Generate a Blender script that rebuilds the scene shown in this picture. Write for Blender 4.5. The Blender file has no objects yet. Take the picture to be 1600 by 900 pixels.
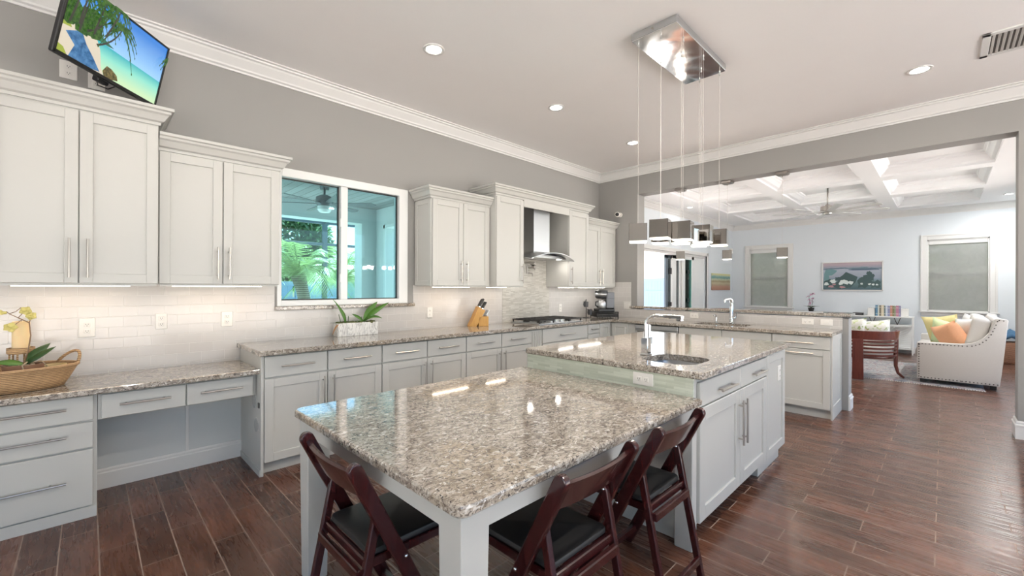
import bpy, bmesh, math, random
from mathutils import Vector, Matrix
random.seed(7)
C = bpy.context.scene.collection
SC = bpy.context.scene
PI = math.pi

# ------------------------------------------------------------------ camera, sky, sun, exposure
cd = bpy.data.cameras.new('camera'); cam = bpy.data.objects.new('camera', cd); C.objects.link(cam)
cam.location = (-6.1637, -4.0279, 1.3774)
cam.rotation_euler = (Matrix.Rotation(math.radians(-44.0676), 4, 'Z') @ Matrix.Rotation(math.radians(90.03), 4, 'X')
                      @ Matrix.Rotation(math.radians(0.2145), 4, 'Z')).to_euler()
cd.sensor_width = 36.0; cd.sensor_fit = 'HORIZONTAL'
cd.lens = 668.1 / 1600 * 36
cd.shift_x = 15.95 / 1600; cd.shift_y = -1.35 / 1600
cd.clip_start = .05; cd.clip_end = 300
SC.camera = cam

W = bpy.data.worlds.new('sky'); SC.world = W; W.use_nodes = True
wn = W.node_tree.nodes; wl = W.node_tree.links
wn.clear()
wo = wn.new('ShaderNodeOutputWorld'); wb = wn.new('ShaderNodeBackground')
sky = wn.new('ShaderNodeTexSky'); sky.sky_type = 'NISHITA'; sky.sun_disc = False
sky.sun_elevation = math.radians(62); sky.sun_rotation = math.radians(35); sky.altitude = 0
sky.air_density = 1.0; sky.dust_density = 2.0; sky.ozone_density = 1.0
wl.new(sky.outputs['Color'], wb.inputs['Color']); wb.inputs['Strength'].default_value = 0.40
wl.new(wb.outputs['Background'], wo.inputs['Surface'])

sd = bpy.data.lights.new('sun', 'SUN'); sd.energy = 21.0; sd.angle = math.radians(1.0); sd.color = (1.0, .95, .86)
sun = bpy.data.objects.new('sun', sd); C.objects.link(sun)
sun.rotation_euler = (math.radians(-24), math.radians(12), 0); sun.location = (0, 8, 9)

SC.view_settings.view_transform = 'Standard'; SC.view_settings.look = 'None'
SC.view_settings.gamma = 1.0; SC.view_settings.use_curve_mapping = False
SC.view_settings.exposure = 0.50
SC.cycles.max_bounces = 10; SC.cycles.diffuse_bounces = 6; SC.cycles.glossy_bounces = 5
SC.cycles.transparent_max_bounces = 16; SC.cycles.caustics_reflective = False; SC.cycles.caustics_refractive = False
SC.cycles.sample_clamp_indirect = 4.0

FILL_CAN_W = 11.0
CAN_W = 3.5       # recessed downlights, watts
UNDER_W = .62      # under-cabinet strips, watts per metre
PEND_W = 4.0
WARM = (1.0, .70, .47); SOFT = (1.0, .93, .85)

# ------------------------------------------------------------------ materials
def mat(name, col=(.8, .8, .8), rough=.5, metal=0.0, spec=.5, emit=None, es=0.0, coat=0.0):
    m = bpy.data.materials.new(name); m.use_nodes = True
    b = m.node_tree.nodes['Principled BSDF']
    b.inputs['Base Color'].default_value = (*col, 1); b.inputs['Roughness'].default_value = rough
    b.inputs['Metallic'].default_value = metal; b.inputs['Specular IOR Level'].default_value = spec
    b.inputs['Coat Weight'].default_value = coat
    if emit: b.inputs['Emission Color'].default_value = (*emit, 1); b.inputs['Emission Strength'].default_value = es
    return m
class NT:
    def __init__(s, m): s.m = m; s.n = m.node_tree.nodes; s.l = m.node_tree.links; s.b = s.n['Principled BSDF']
    def new(s, t, **k):
        x = s.n.new(t)
        for a, v in k.items(): setattr(x, a, v)
        return x
    def pos(s, kind='Object'):
        return s.new('ShaderNodeTexCoord').outputs[kind]
    def wpos(s): return s.new('ShaderNodeNewGeometry').outputs['Position']
    def mapping(s, vec, loc=(0, 0, 0), sc=(1, 1, 1), rot=(0, 0, 0)):
        x = s.new('ShaderNodeMapping'); s.l.new(vec, x.inputs['Vector'])
        x.inputs['Location'].default_value = loc; x.inputs['Scale'].default_value = sc; x.inputs['Rotation'].default_value = rot
        return x.outputs['Vector']
    def noise(s, vec, scale, detail=2, rough=.5, dist=0):
        x = s.new('ShaderNodeTexNoise'); s.l.new(vec, x.inputs['Vector'])
        x.inputs['Scale'].default_value = scale; x.inputs['Detail'].default_value = detail
        x.inputs['Roughness'].default_value = rough; x.inputs['Distortion'].default_value = dist
        return x.outputs['Fac']
    def ramp(s, fac, stops, interp='LINEAR'):
        x = s.new('ShaderNodeValToRGB'); s.l.new(fac, x.inputs['Fac']); x.color_ramp.interpolation = interp
        e = x.color_ramp.elements
        while len(e) < len(stops): e.new(.5)
        for i, (p, c) in enumerate(stops):
            e[i].position = p; e[i].color = (*c, 1) if len(c) == 3 else c
        return x.outputs['Color']
    def mix(s, fac, a, b, mode='MIX'):
        x = s.new('ShaderNodeMix', data_type='RGBA', blend_type=mode)
        for sock, v in ((x.inputs[0], fac), (x.inputs[6], a), (x.inputs[7], b)):
            if isinstance(v, (int, float)): sock.default_value = v
            elif isinstance(v, tuple): sock.default_value = (*v, 1)
            else: s.l.new(v, sock)
        return x.outputs[2]
    def bump(s, h, strength=.2, dist=.002):
        x = s.new('ShaderNodeBump'); s.l.new(h, x.inputs['Height']); x.inputs['Strength'].default_value = strength
        x.inputs['Distance'].default_value = dist; s.l.new(x.outputs['Normal'], s.b.inputs['Normal'])
    def swiz(s, vec, order, off=(0, 0)):
        sp = s.new('ShaderNodeSeparateXYZ'); s.l.new(vec, sp.inputs[0]); c = s.new('ShaderNodeCombineXYZ')
        for i, (ax, o) in enumerate(zip(order, off)):
            a = s.new('ShaderNodeMath', operation='ADD'); s.l.new(sp.outputs[ax], a.inputs[0]); a.inputs[1].default_value = o
            s.l.new(a.outputs[0], c.inputs[i])
        return c.outputs[0]
    def brick(s, vec, w, h, mortar, c1, c2, cm, offset=.5, freq=2, squash=1, smooth=.1, bias=0):
        x = s.new('ShaderNodeTexBrick'); s.l.new(vec, x.inputs['Vector'])
        x.offset = offset; x.offset_frequency = freq; x.squash = squash; x.squash_frequency = 2
        I = x.inputs
        I['Color1'].default_value = (*c1, 1); I['Color2'].default_value = (*c2, 1); I['Mortar'].default_value = (*cm, 1)
        I['Scale'].default_value = 1; I['Mortar Size'].default_value = mortar; I['Mortar Smooth'].default_value = smooth
        I['Bias'].default_value = bias; I['Brick Width'].default_value = w; I['Row Height'].default_value = h
        return x.outputs['Color'], x.outputs['Fac']
    def base(s, c): s.l.new(c, s.b.inputs['Base Color'])
    def rough(s, c): s.l.new(c, s.b.inputs['Roughness'])

M = {}
def wall_paint(name, col):
    m = mat(name, col, .75); t = NT(m); n = t.noise(t.pos(), 180, 3); t.bump(n, .06, .001)
    big = t.noise(t.pos(), 2.0, 2)
    t.base(t.mix(big, tuple(c * .98 for c in col), tuple(min(1, c * 1.02) for c in col)))
    return m
M['wall'] = wall_paint('greige_wall_paint', (.285, .278, .268))
M['wall_cool'] = wall_paint('pale_grey_wall_paint', (.69, .73, .765))  # slight blue of the cool daylight is mixed into this paint
M['ceil'] = wall_paint('ceiling_paint', (.92, .90, .885))
M['ceil_white'] = wall_paint('white_ceiling_paint', (.90, .90, .90))
M['trim'] = mat('white_trim_paint', (.70, .695, .68), .4)
def cab_paint():
    m = mat('white_cabinet_paint', (.485, .485, .462), .38); t = NT(m)
    n = t.noise(t.mapping(t.pos(), sc=(1, 1, .15)), 90, 2); t.bump(n, .03, .0005); return m
M['cab'] = cab_paint()
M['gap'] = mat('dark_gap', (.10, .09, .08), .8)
M['nickel'] = mat('brushed_nickel', (.42, .395, .365), .28, 1.0)
M['chrome'] = mat('polished_chrome', (.78, .80, .82), .06, 1.0)
M['mirror'] = mat('polished_nickel_mirror', (.74, .71, .67), .05, 1.0)
M['steel'] = mat('brushed_stainless', (.50, .51, .52), .38, 1.0)
M['white_pl'] = mat('white_plastic', (.80, .78, .74), .35)
M['white_vinyl'] = mat('white_window_vinyl', (.82, .83, .82), .35)
M['black'] = mat('black_plastic', (.015, .015, .016), .35)
M['iron'] = mat('black_cast_iron', (.02, .02, .02), .55)
M['socket'] = mat('dark_socket_slot', (.03, .03, .03), .7)
M['vinyl_black'] = mat('black_vinyl', (.014, .014, .014), .45)
def granite():
    m = mat('speckled_granite', (.6, .55, .48), .07, spec=.5, coat=.3); t = NT(m); t.b.inputs['Coat Roughness'].default_value = .03
    v = t.wpos()
    big = t.noise(v, 1.6, 3, .6, .6)
    mid = t.noise(t.mapping(v, sc=(1, 1.5, 1.5), rot=(0, 0, .5)), 22, 4, .65, 1.0)
    base = t.ramp(mid, [(.32, (.13, .105, .085)), (.42, (.25, .215, .18)), (.52, (.385, .345, .295)), (.70, (.47, .43, .38))])
    gold = t.ramp(big, [(.52, (0, 0, 0)), (.66, (1, 1, 1))])
    gs = t.new('ShaderNodeMath', operation='MULTIPLY'); t.l.new(gold, gs.inputs[0]); gs.inputs[1].default_value = .45
    base = t.mix(gs.outputs[0], base, (.36, .27, .16))
    fl = t.noise(t.mapping(v, sc=(1.0, 2.0, 2.0), rot=(0, 0, .55)), 30, 4, .68, 1.8)
    fm = t.ramp(fl, [(.53, (0, 0, 0)), (.575, (1, 1, 1))])
    base = t.mix(fm, base, (.145, .12, .10))
    dk = t.noise(t.mapping(v, loc=(4, 1, 2), sc=(1.6, 1.0, 1.3), rot=(0, 0, -.4)), 52, 3, .65, .8)
    dm = t.ramp(dk, [(.60, (0, 0, 0)), (.63, (1, 1, 1))])
    base = t.mix(dm, base, (.05, .043, .04))
    wt = t.noise(t.mapping(v, loc=(9, 3, 2), sc=(1, 1.6, 1.3), rot=(0, 0, .7)), 42, 3, .6, .8)
    wm = t.ramp(wt, [(.585, (0, 0, 0)), (.63, (1, 1, 1))])
    base = t.mix(wm, base, (.58, .545, .50))
    t.base(base); return m
M['granite'] = granite()
def floor_mat():
    m = mat('wood_look_plank_tile', (.1, .04, .02), .26); t = NT(m); v = t.wpos()
    bv = t.swiz(v, (1, 0), (60.7 + .3, 5.97 + 200 * .1485))
    c, f = t.brick(bv, .60, .1485, .0028, (0, 0, 0), (1, 1, 1), (.5, .5, .5), smooth=.15)
    g = t.noise(t.mapping(v, sc=(12, 1.1, 1)), 4, 4, .55, .7)
    g2 = t.noise(t.mapping(v, sc=(3, 1.2, 1)), 2.0, 2, .5, .4)
    wood = t.ramp(g, [(.2, (.066, .027, .017)), (.5, (.090, .037, .023)), (.8, (.115, .050, .031))])
    wood = t.mix(.6, wood, t.ramp(g2, [(.3, (.062, .026, .016)), (.7, (.165, .074, .045))]))
    var = t.ramp(c, [(0, (.72, .72, .72)), (1, (1.22, 1.15, 1.1))])
    wood = t.mix(1.0, wood, var, 'MULTIPLY')
    t.base(t.mix(f, wood, (.30, .225, .18)))
    r = t.ramp(g, [(.2, (.20, .20, .20)), (.8, (.36, .36, .36))]); t.rough(t.mix(f, r, (.7, .7, .7)))
    s = t.new('ShaderNodeMath', operation='MULTIPLY_ADD'); t.l.new(f, s.inputs[0]); s.inputs[1].default_value = -1.0; t.l.new(g, s.inputs[2])
    t.bump(s.outputs[0], .12, .002)
    return m
M['floor'] = floor_mat()
def tile_mat(name, order, off, w, h, mortar, c1, c2, cm, rough=.12, bmp=.5, dist=.0025, smooth=.5, sq=1, offset=.5, freq=2, noise_bump=0):
    m = mat(name, c1, rough); t = NT(m); v = t.wpos()
    bv = t.swiz(v, order, off)
    if sq == 'mosaic':
        nn = t.noise(t.mapping(v, sc=(0, 0, 1.0 / h * .999)), .77, 0)
    c, f = t.brick(bv, w, h, mortar, c1, c2, cm, smooth=smooth, offset=offset, freq=freq)
    t.base(c)
    inv = t.new('ShaderNodeMath', operation='SUBTRACT'); inv.inputs[0].default_value = 1; t.l.new(f, inv.inputs[1])
    if noise_bump:
        a = t.new('ShaderNodeMath', operation='MULTIPLY_ADD'); t.l.new(t.noise(v, 45, 2), a.inputs[0]); a.inputs[1].default_value = noise_bump
        t.l.new(inv.outputs[0], a.inputs[2]); t.bump(a.outputs[0], bmp, dist)
    else: t.bump(inv.outputs[0], bmp, dist)
    t.rough(t.mix(f, (rough,) * 3, (.7, .7, .7)))
    return m
TZ = -1.309 + 20 * .0732
M['subwayW'] = tile_mat('white_subway_tile', (0, 2), (5.983 + 60 * .1524, TZ), .1524, .0732, .0018, (.58, .56, .54), (.55, .53, .51), (.66, .645, .62))
M['subwayO'] = tile_mat('white_subway_tile_return', (1, 2), (9.144, TZ), .1524, .0732, .0018, (.58, .56, .54), (.55, .53, .51), (.66, .645, .62))
M['mosaicW'] = tile_mat('pale_linear_mosaic', (0, 2), (9.17, 0), .083, .0155, .0012, (.66, .64, .59), (.48, .46, .41), (.50, .48, .45), .16, .9, .003, .3, offset=.37, freq=3, noise_bump=.8)
M['mosaicI'] = tile_mat('pale_green_linear_mosaic', (1, 2), (9.0, 0), .11, .0152, .0010, (.66, .70, .60), (.50, .545, .45), (.50, .53, .45), .2, .4, .002, .3, offset=.41, freq=3)
M['mahog'] = (lambda m: m)(mat('dark_mahogany', (.055, .009, .009), .16, coat=.6))
def _wood(name, a, b, sc=(4, 4, 30), rough=.35, coat=0):
    m = mat(name, a, rough, coat=coat); t = NT(m)
    n = t.noise(t.mapping(t.pos(), sc=sc), 3, 4, .6, .8); t.base(t.ramp(n, [(.3, a), (.7, b)])); return m
M['mahog'] = _wood('dark_mahogany_wood', (.018, .004, .005), (.050, .009, .009), (18, 18, 3), .2, .3)
M['cherry'] = _wood('red_cherry_wood', (.10, .022, .016), (.17, .045, .03), (12, 12, 2), .28, .3)
M['bamboo'] = _wood('honey_bamboo', (.50, .26, .06), (.62, .35, .10), (30, 30, 3), .4)
M['soil'] = mat('moss_soil', (.10, .11, .04), .9)
M['leaf'] = mat('orchid_leaf', (.07, .18, .025), .35)
M['leaf_dk'] = mat('dark_leaf', (.03, .075, .018), .4)
M['brownleaf'] = mat('withered_leaf', (.38, .20, .09), .6)
def marble():
    m = mat('white_marble', (.8, .79, .76), .25); t = NT(m)
    n = t.noise(t.mapping(t.pos(), sc=(9, 9, 2.5), rot=(0, .3, 0)), 1.6, 5, .6, 2.2)
    t.base(t.ramp(n, [(.43, (.80, .79, .76)), (.495, (.42, .41, .40)), (.53, (.80, .79, .76))])); return m
M['marble'] = marble()
def wicker(name, a, b, sc=70):
    m = mat(name, a, .6); t = NT(m); v = t.pos()
    w1 = t.new('ShaderNodeTexWave', wave_type='BANDS', bands_direction='Z'); t.l.new(v, w1.inputs['Vector']); w1.inputs['Scale'].default_value = sc / 2.2
    w1.inputs['Distortion'].default_value = .4; w1.inputs['Detail Scale'].default_value = 12
    n = t.noise(t.mapping(v, sc=(1, 1, 2)), sc, 2)
    x = t.mix(.5, w1.outputs['Color'], n); t.base(t.ramp(x, [(.3, b), (.6, a)])); t.bump(x, .8, .006); return m
M['wicker'] = wicker('woven_wicker', (.58, .38, .20), (.26, .15, .07))
M['wicker_red'] = wicker('reddish_wicker', (.34, .17, .10), (.16, .07, .04), 40)
M['candle'] = mat('ivory_wax', (.86, .66, .36), .5)
M['candle'].node_tree.nodes['Principled BSDF'].inputs['Subsurface Weight'].default_value = .2
M['terra'] = mat('brown_pot', (.27, .15, .09), .55)
def fabric(name, a, sc=350, rough=.9):
    m = mat(name, a, rough); t = NT(m); n = t.noise(t.pos(), sc, 2)
    t.base(t.mix(n, tuple(c * .86 for c in a), tuple(min(1, c * 1.1) for c in a))); t.bump(n, .2, .001); return m
M['sofa'] = fabric('pale_grey_linen', (.60, .575, .54)); M['nail'] = mat('dark_nailhead', (.10, .09, .08), .3, 1)
def glassm(name, tint, gl=.08):
    m = bpy.data.materials.new(name); m.use_nodes = True; n = m.node_tree.nodes; l = m.node_tree.links
    n.clear(); o = n.new('ShaderNodeOutputMaterial'); tr = n.new('ShaderNodeBsdfTransparent'); tr.inputs['Color'].default_value = (*tint, 1)
    g = n.new('ShaderNodeBsdfGlossy'); g.inputs['Roughness'].default_value = .02; mx = n.new('ShaderNodeMixShader')
    fr = n.new('ShaderNodeFresnel'); fr.inputs['IOR'].default_value = 1.45
    l.new(fr.outputs[0], mx.inputs[0]); l.new(tr.outputs[0], mx.inputs[1]); l.new(g.outputs[0], mx.inputs[2]); l.new(mx.outputs[0], o.inputs['Surface'])
    return m
M['glass'] = glassm('tinted_window_glass', (.60, .84, .88)); M['glass_clear'] = glassm('clear_glass', (.93, .96, .95)); M['glass_teal'] = glassm('teal_edge_glass', (.52, .93, .88))
def lampm(name, col, s): return mat(name, (.9, .88, .84), .4, emit=col, es=s)
M['lamp'] = lampm('lit_lamp_lens', (1, .95, .86), 14.0); M['strip'] = lampm('lit_led_strip', (1, .86, .68), 9.0); M['glow'] = lampm('lit_pendant_glass', (1, .90, .78), 1.3)

# ------------------------------------------------------------------ mesh helpers
ROOT = {}
class MB:
    def __init__(s): s.bm = bmesh.new()
    def _fin(s, vs, T, mi, fs=None):
        if T is not None: bmesh.ops.transform(s.bm, matrix=T, verts=vs)
        if mi:
            for f in (fs or {f for v in vs for f in v.link_faces}): f.material_index = mi
    def box(s, x0, x1, y0, y1, z0, z1, bev=0, T=None, mi=0, seg=1):
        r = bmesh.ops.create_cube(s.bm, size=1); vs = r['verts']
        sx, sy, sz = abs(x1 - x0), abs(y1 - y0), abs(z1 - z0)
        for v in vs:
            v.co = Vector(((x0 + x1) / 2 + v.co.x * sx, (y0 + y1) / 2 + v.co.y * sy, (z0 + z1) / 2 + v.co.z * sz))
        if bev > 0:
            bev = min(bev, sx * .45, sy * .45, sz * .45)
            es = list({e for v in vs for e in v.link_edges})
            r = bmesh.ops.bevel(s.bm, geom=es, offset=bev, segments=seg, profile=.5, affect='EDGES', clamp_overlap=True)
            vs = list({v for f in r['faces'] for v in f.verts})
            fs = set()
            for v in vs: fs.update(v.link_faces)
            vs = list({v for f in fs for v in f.verts})
        s._fin(vs, T, mi); return s
    def prism(s, pts, a, b, axis='z', T=None, mi=0, bev=0):
        """closed 2D outline extruded from a to b along axis; pts are (u,v)"""
        def p3(u, v, w): return {'z': (u, v, w), 'y': (u, w, v), 'x': (w, u, v)}[axis]
        lo = [s.bm.verts.new(p3(u, v, a)) for u, v in pts]; hi = [s.bm.verts.new(p3(u, v, b)) for u, v in pts]
        n = len(pts); s.bm.faces.new(lo[::-1]); s.bm.faces.new(hi)
        for i in range(n): s.bm.faces.new((lo[i], lo[(i + 1) % n], hi[(i + 1) % n], hi[i]))
        vs = lo + hi
        if bev:
            es = list({e for v in vs for e in v.link_edges})
            r = bmesh.ops.bevel(s.bm, geom=es, offset=bev, segments=2, profile=.5, affect='EDGES', clamp_overlap=True)
            fs = set()
            for f in r['faces']:
                for v in f.verts: fs.update(v.link_faces)
            vs = list({v for f in fs for v in f.verts})
        s._fin(vs, T, mi); return s
    def tube(s, path, r, seg=10, T=None, mi=0, caps=True, flat=1.0):
        path = [Vector(p) for p in path]; n = len(path)
        rs = r if isinstance(r, (list, tuple)) else [r] * n
        rings = []; up = None
        for i, p in enumerate(path):
            d = (path[min(i + 1, n - 1)] - path[max(i - 1, 0)]).normalized()
            if up is None:
                up = Vector((0, 0, 1)) if abs(d.z) < .9 else Vector((1, 0, 0))
            a = d.cross(up); a = a.normalized() if a.length > 1e-6 else d.orthogonal().normalized()
            b = a.cross(d).normalized(); up = b
            rings.append([s.bm.verts.new(p + a * rs[i] * math.cos(2 * PI * k / seg) + b * rs[i] * flat * math.sin(2 * PI * k / seg)) for k in range(seg)])
        for i in range(n - 1):
            for k in range(seg): s.bm.faces.new((rings[i][k], rings[i][(k + 1) % seg], rings[i + 1][(k + 1) % seg], rings[i + 1][k]))
        if caps: s.bm.faces.new(rings[0][::-1]); s.bm.faces.new(rings[-1])
        s._fin([v for R in rings for v in R], T, mi); return s
    def lathe(s, prof, c=(0, 0, 0), seg=24, T=None, mi=0, sx=1, sy=1, cap=True):
        rings = []
        for r, z in prof:
            r = max(r, 1e-4)
            rings.append([s.bm.verts.new((c[0] + r * sx * math.cos(2 * PI * k / seg), c[1] + r * sy * math.sin(2 * PI * k / seg), c[2] + z)) for k in range(seg)])
        for i in range(len(prof) - 1):
            for k in range(seg): s.bm.faces.new((rings[i][k], rings[i][(k + 1) % seg], rings[i + 1][(k + 1) % seg], rings[i + 1][k]))
        if cap: s.bm.faces.new(rings[0][::-1]); s.bm.faces.new(rings[-1])
        s._fin([v for R in rings for v in R], T, mi); return s
    def sweep(s, prof, path, closed=False, T=None, mi=0, side=1):
        """prof (out,z) swept along an XY polyline with mitred corners; out is to the left*side of travel; path z added"""
        P = [Vector((p[0], p[1])) for p in path]; zs = [p[2] if len(p) > 2 else 0 for p in path]; n = len(P); rings = []
        for i in range(n):
            dirs = []
            if closed or i > 0: dirs.append((P[i] - P[i - 1]).normalized())
            if closed or i < n - 1: dirs.append((P[(i + 1) % n] - P[i]).normalized())
            nr = [Vector((-d.y, d.x)) * side for d in dirs]
            m = nr[0] if len(nr) == 1 else (nr[0] + nr[1]).normalized() / max(.2, math.cos((nr[0].angle(nr[1])) / 2))
            rings.append([s.bm.verts.new((P[i].x + m.x * o, P[i].y + m.y * o, zs[i] + z)) for o, z in prof])
        k = len(prof)
        for i in range(n if closed else n - 1):
            a, b = rings[i], rings[(i + 1) % n]
            for j in range(k): s.bm.faces.new((a[j], a[(j + 1) % k], b[(j + 1) % k], b[j]))
        if not closed: s.bm.faces.new(rings[0][::-1]); s.bm.faces.new(rings[-1])
        s._fin([v for R in rings for v in R], T, mi); return s
    def quad(s, pts, mi=0):
        f = s.bm.faces.new([s.bm.verts.new(p) for p in pts]); f.material_index = mi; return s
    def slab(s, out, z0, z1, bev=.006, hole=None, mi=0):
        def inset(pts, d):
            n = len(pts); r = []
            for i in range(n):
                a, b, c = Vector(pts[i - 1]), Vector(pts[i]), Vector(pts[(i + 1) % n])
                d1 = (b - a).normalized(); d2 = (c - b).normalized()
                n1 = Vector((-d1.y, d1.x)); n2 = Vector((-d2.y, d2.x)); m = (n1 + n2)
                m = m.normalized() / max(.3, math.cos(n1.angle(n2, 0) / 2)); r.append(tuple(b + m * d))
            return r
        area = sum(out[i - 1][0] * out[i][1] - out[i][0] * out[i - 1][1] for i in range(len(out)))
        if area < 0: out = out[::-1]
        lv = [(inset(out, bev), z0), (out, z0 + bev), (out, z1 - bev), (inset(out, bev * .3), z1 - bev * .3), (inset(out, bev), z1)]
        rings = [[s.bm.verts.new((x, y, z)) for x, y in p] for p, z in lv]; n = len(out); fs = []
        for a, b in zip(rings, rings[1:]):
            for i in range(n): fs.append(s.bm.faces.new((a[i], a[(i + 1) % n], b[(i + 1) % n], b[i])))
        if hole is None:
            fs.append(s.bm.faces.new(rings[0][::-1])); fs.append(s.bm.faces.new(rings[-1]))
        else:
            hr = [[s.bm.verts.new((x, y, z)) for x, y in hole] for z in (z0, z1)]; k = len(hole)
            for i in range(k): fs.append(s.bm.faces.new((hr[0][i], hr[0][(i + 1) % k], hr[1][(i + 1) % k], hr[1][i])))
            for R, H in ((rings[0], hr[0]), (rings[-1], hr[1])):
                es = []
                for L in (R, H):
                    for i in range(len(L)):
                        e = s.bm.edges.get((L[i], L[(i + 1) % len(L)])) or s.bm.edges.new((L[i], L[(i + 1) % len(L)])); es.append(e)
                r = bmesh.ops.triangle_fill(s.bm, use_beauty=True, edges=es); fs += [g for g in r['geom'] if isinstance(g, bmesh.types.BMFace)]
        for f in fs: f.material_index = mi
        return s
    def build(s, name, m, parent=None, smooth=False, sub=0, off=None, kind=None, auto=False):
        me = bpy.data.meshes.new(name)
        bmesh.ops.recalc_face_normals(s.bm, faces=s.bm.faces[:])
        loc = Vector((0, 0, 0))
        if parent is not None:
            loc = ROOT.get(parent.name, Vector((0, 0, 0)))
            if loc.length > 0: bmesh.ops.translate(s.bm, verts=s.bm.verts[:], vec=-loc)
        s.bm.to_mesh(me); s.bm.free()
        for k in (m if isinstance(m, (list, tuple)) else [m]): me.materials.append(k)
        if smooth:
            for p in me.polygons: p.use_smooth = True
        o = bpy.data.objects.new(name, me); C.objects.link(o)
        if parent is not None: o.parent = parent; ROOT[o.name] = loc
        if smooth and auto:
            try: me.set_sharp_from_angle(angle=math.radians(35))
            except Exception: pass
        if sub:
            md = o.modifiers.new('sub', 'SUBSURF'); md.levels = sub; md.render_levels = sub
        if kind: o['kind'] = kind
        return o

def thing(name, label, cat, loc=(0, 0, 0), group=None, rz=0):
    o = bpy.data.objects.new(name, None); C.objects.link(o); o.empty_display_size = .1
    o.location = loc; o.rotation_euler = (0, 0, rz); o['label'] = label; o['category'] = cat
    if group: o['group'] = group
    ROOT[o.name] = Vector(loc); return o
def local(o): ROOT[o.name] = Vector((0, 0, 0)); return o       # children given in the thing's own coordinates
def tag(o, label, cat, group=None):
    o['label'] = label; o['category'] = cat
    if group: o['group'] = group
    return o
def dup(root, loc, rz=0, label=None):
    r = root.copy(); C.objects.link(r); r.location = loc; r.rotation_euler = (0, 0, rz)
    if label: r['label'] = label
    for ch in list(root.children):
        c = ch.copy(); C.objects.link(c); c.parent = r
        for g in list(ch.children):
            d = g.copy(); C.objects.link(d); d.parent = c
            d.matrix_parent_inverse = g.matrix_parent_inverse
    return r
def rrect(x0, x1, y0, y1, r, seg=6, corners=(1, 1, 1, 1)):
    """corners: (x1y1, x0y1, x0y0, x1y0)"""
    pts = []
    for (cx, cy, a0, on) in ((x1, y1, 0, corners[0]), (x0, y1, 90, corners[1]), (x0, y0, 180, corners[2]), (x1, y0, 270, corners[3])):
        if not on: pts.append((cx, cy)); continue
        sx = -1 if cx == x1 else 1; sy = -1 if cy == y1 else 1
        for k in range(seg + 1):
            a = math.radians(a0 + 90 * k / seg); pts.append((cx + sx * r + r * math.cos(a), cy + sy * r + r * math.sin(a)))
    return pts
def fm(plane, facing):
    """(u, w outward, z) -> world for a cabinet face"""
    if facing == '-y': return Matrix(((1, 0, 0, 0), (0, -1, 0, plane), (0, 0, 1, 0), (0, 0, 0, 1)))
    if facing == '-x': return Matrix(((0, -1, 0, plane), (1, 0, 0, 0), (0, 0, 1, 0), (0, 0, 0, 1)))
    if facing == '+x': return Matrix(((0, 1, 0, plane), (1, 0, 0, 0), (0, 0, 1, 0), (0, 0, 0, 1)))
def shaker(T, u0, u1, z0, z1, th=.02, rail=.062):
    m = MB(); b = .0025
    m.box(u0, u0 + rail, 0, th, z0, z1, b, T); m.box(u1 - rail, u1, 0, th, z0, z1, b, T)
    m.box(u0 + rail - .002, u1 - rail + .002, 0, th, z0, z0 + rail, b, T); m.box(u0 + rail - .002, u1 - rail + .002, 0, th, z1 - rail, z1, b, T)
    m.box(u0 + rail - .004, u1 - rail + .004, 0, th * .45, z0 + rail - .004, z1 - rail + .004, 0, T); return m
def slabfront(T, u0, u1, z0, z1, th=.02): return MB().box(u0, u1, 0, th, z0, z1, .003, T)
def bar_pull(T, u, z, length, axis, th=.02, r=.006, stand=.032):
    m = MB(); w = th + stand; h = length / 2
    if axis == 'z':
        m.tube([(u, w, z - h), (u, w, z + h)], r, 10, T); e = h * .74
        for s in (-1, 1): m.tube([(u, th - .001, z + s * e), (u, w, z + s * e)], r * .75, 8, T)
    else:
        m.tube([(u - h, w, z), (u + h, w, z)], r, 10, T); e = h * .74
        for s in (-1, 1): m.tube([(u + s * e, th - .001, z), (u + s * e, w, z)], r * .75, 8, T)
    return m
def pull(parent, T, u, z, length, axis, **k): return bar_pull(T, u, z, length, axis, **k).build('handle', M['nickel'], parent, True, auto=True)
def struct(mb, name, m, **k): return mb.build(name, m, kind='structure', **k)
CROWN = [(0, 0), (.010, 0), (.012, .018), (.028, .026), (.048, .062), (.062, .072), (.062, .086), (.076, .092), (.076, .110), (0, .110)]

# ------------------------------------------------------------------ the setting
CZ = 3.255; LZ = 3.06; YL = -5.15; XF = 6.5
struct(MB().box(-9.6, XF + .2, -7.4, 0.0, -.12, 0), 'floor', M['floor'])
def wall_y(mb, y0, y1, x0, x1, z0, z1, holes):
    xs = sorted({x0, x1, *[h[0] for h in holes], *[h[1] for h in holes]})
    for a, b in zip(xs, xs[1:]):
        hs = sorted((h[2], h[3]) for h in holes if h[0] <= a and h[1] >= b); z = z0
        for h0, h1 in hs:
            if h0 > z + 1e-4: mb.box(a, b, y0, y1, z, h0)
            z = h1
        if z1 > z + 1e-4: mb.box(a, b, y0, y1, z, z1)
    return mb
def wall_x(mb, x0, x1, y0, y1, z0, z1, holes):
    ys = sorted({y0, y1, *[h[0] for h in holes], *[h[1] for h in holes]})
    for a, b in zip(ys, ys[1:]):
        hs = sorted((h[2], h[3]) for h in holes if h[0] <= a and h[1] >= b); z = z0
        for h0, h1 in hs:
            if h0 > z + 1e-4: mb.box(x0, x1, a, b, z, h0)
            z = h1
        if z1 > z + 1e-4: mb.box(x0, x1, a, b, z, z1)
    return mb
WX0, WX1, WZ0, WZ1 = -4.985, -3.688, 1.205, 2.418
struct(wall_y(MB(), 0, .22, -9.6, .1, 0, CZ, [(WX0, WX1, WZ0, WZ1)]), 'wall_left', M['wall'])
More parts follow.
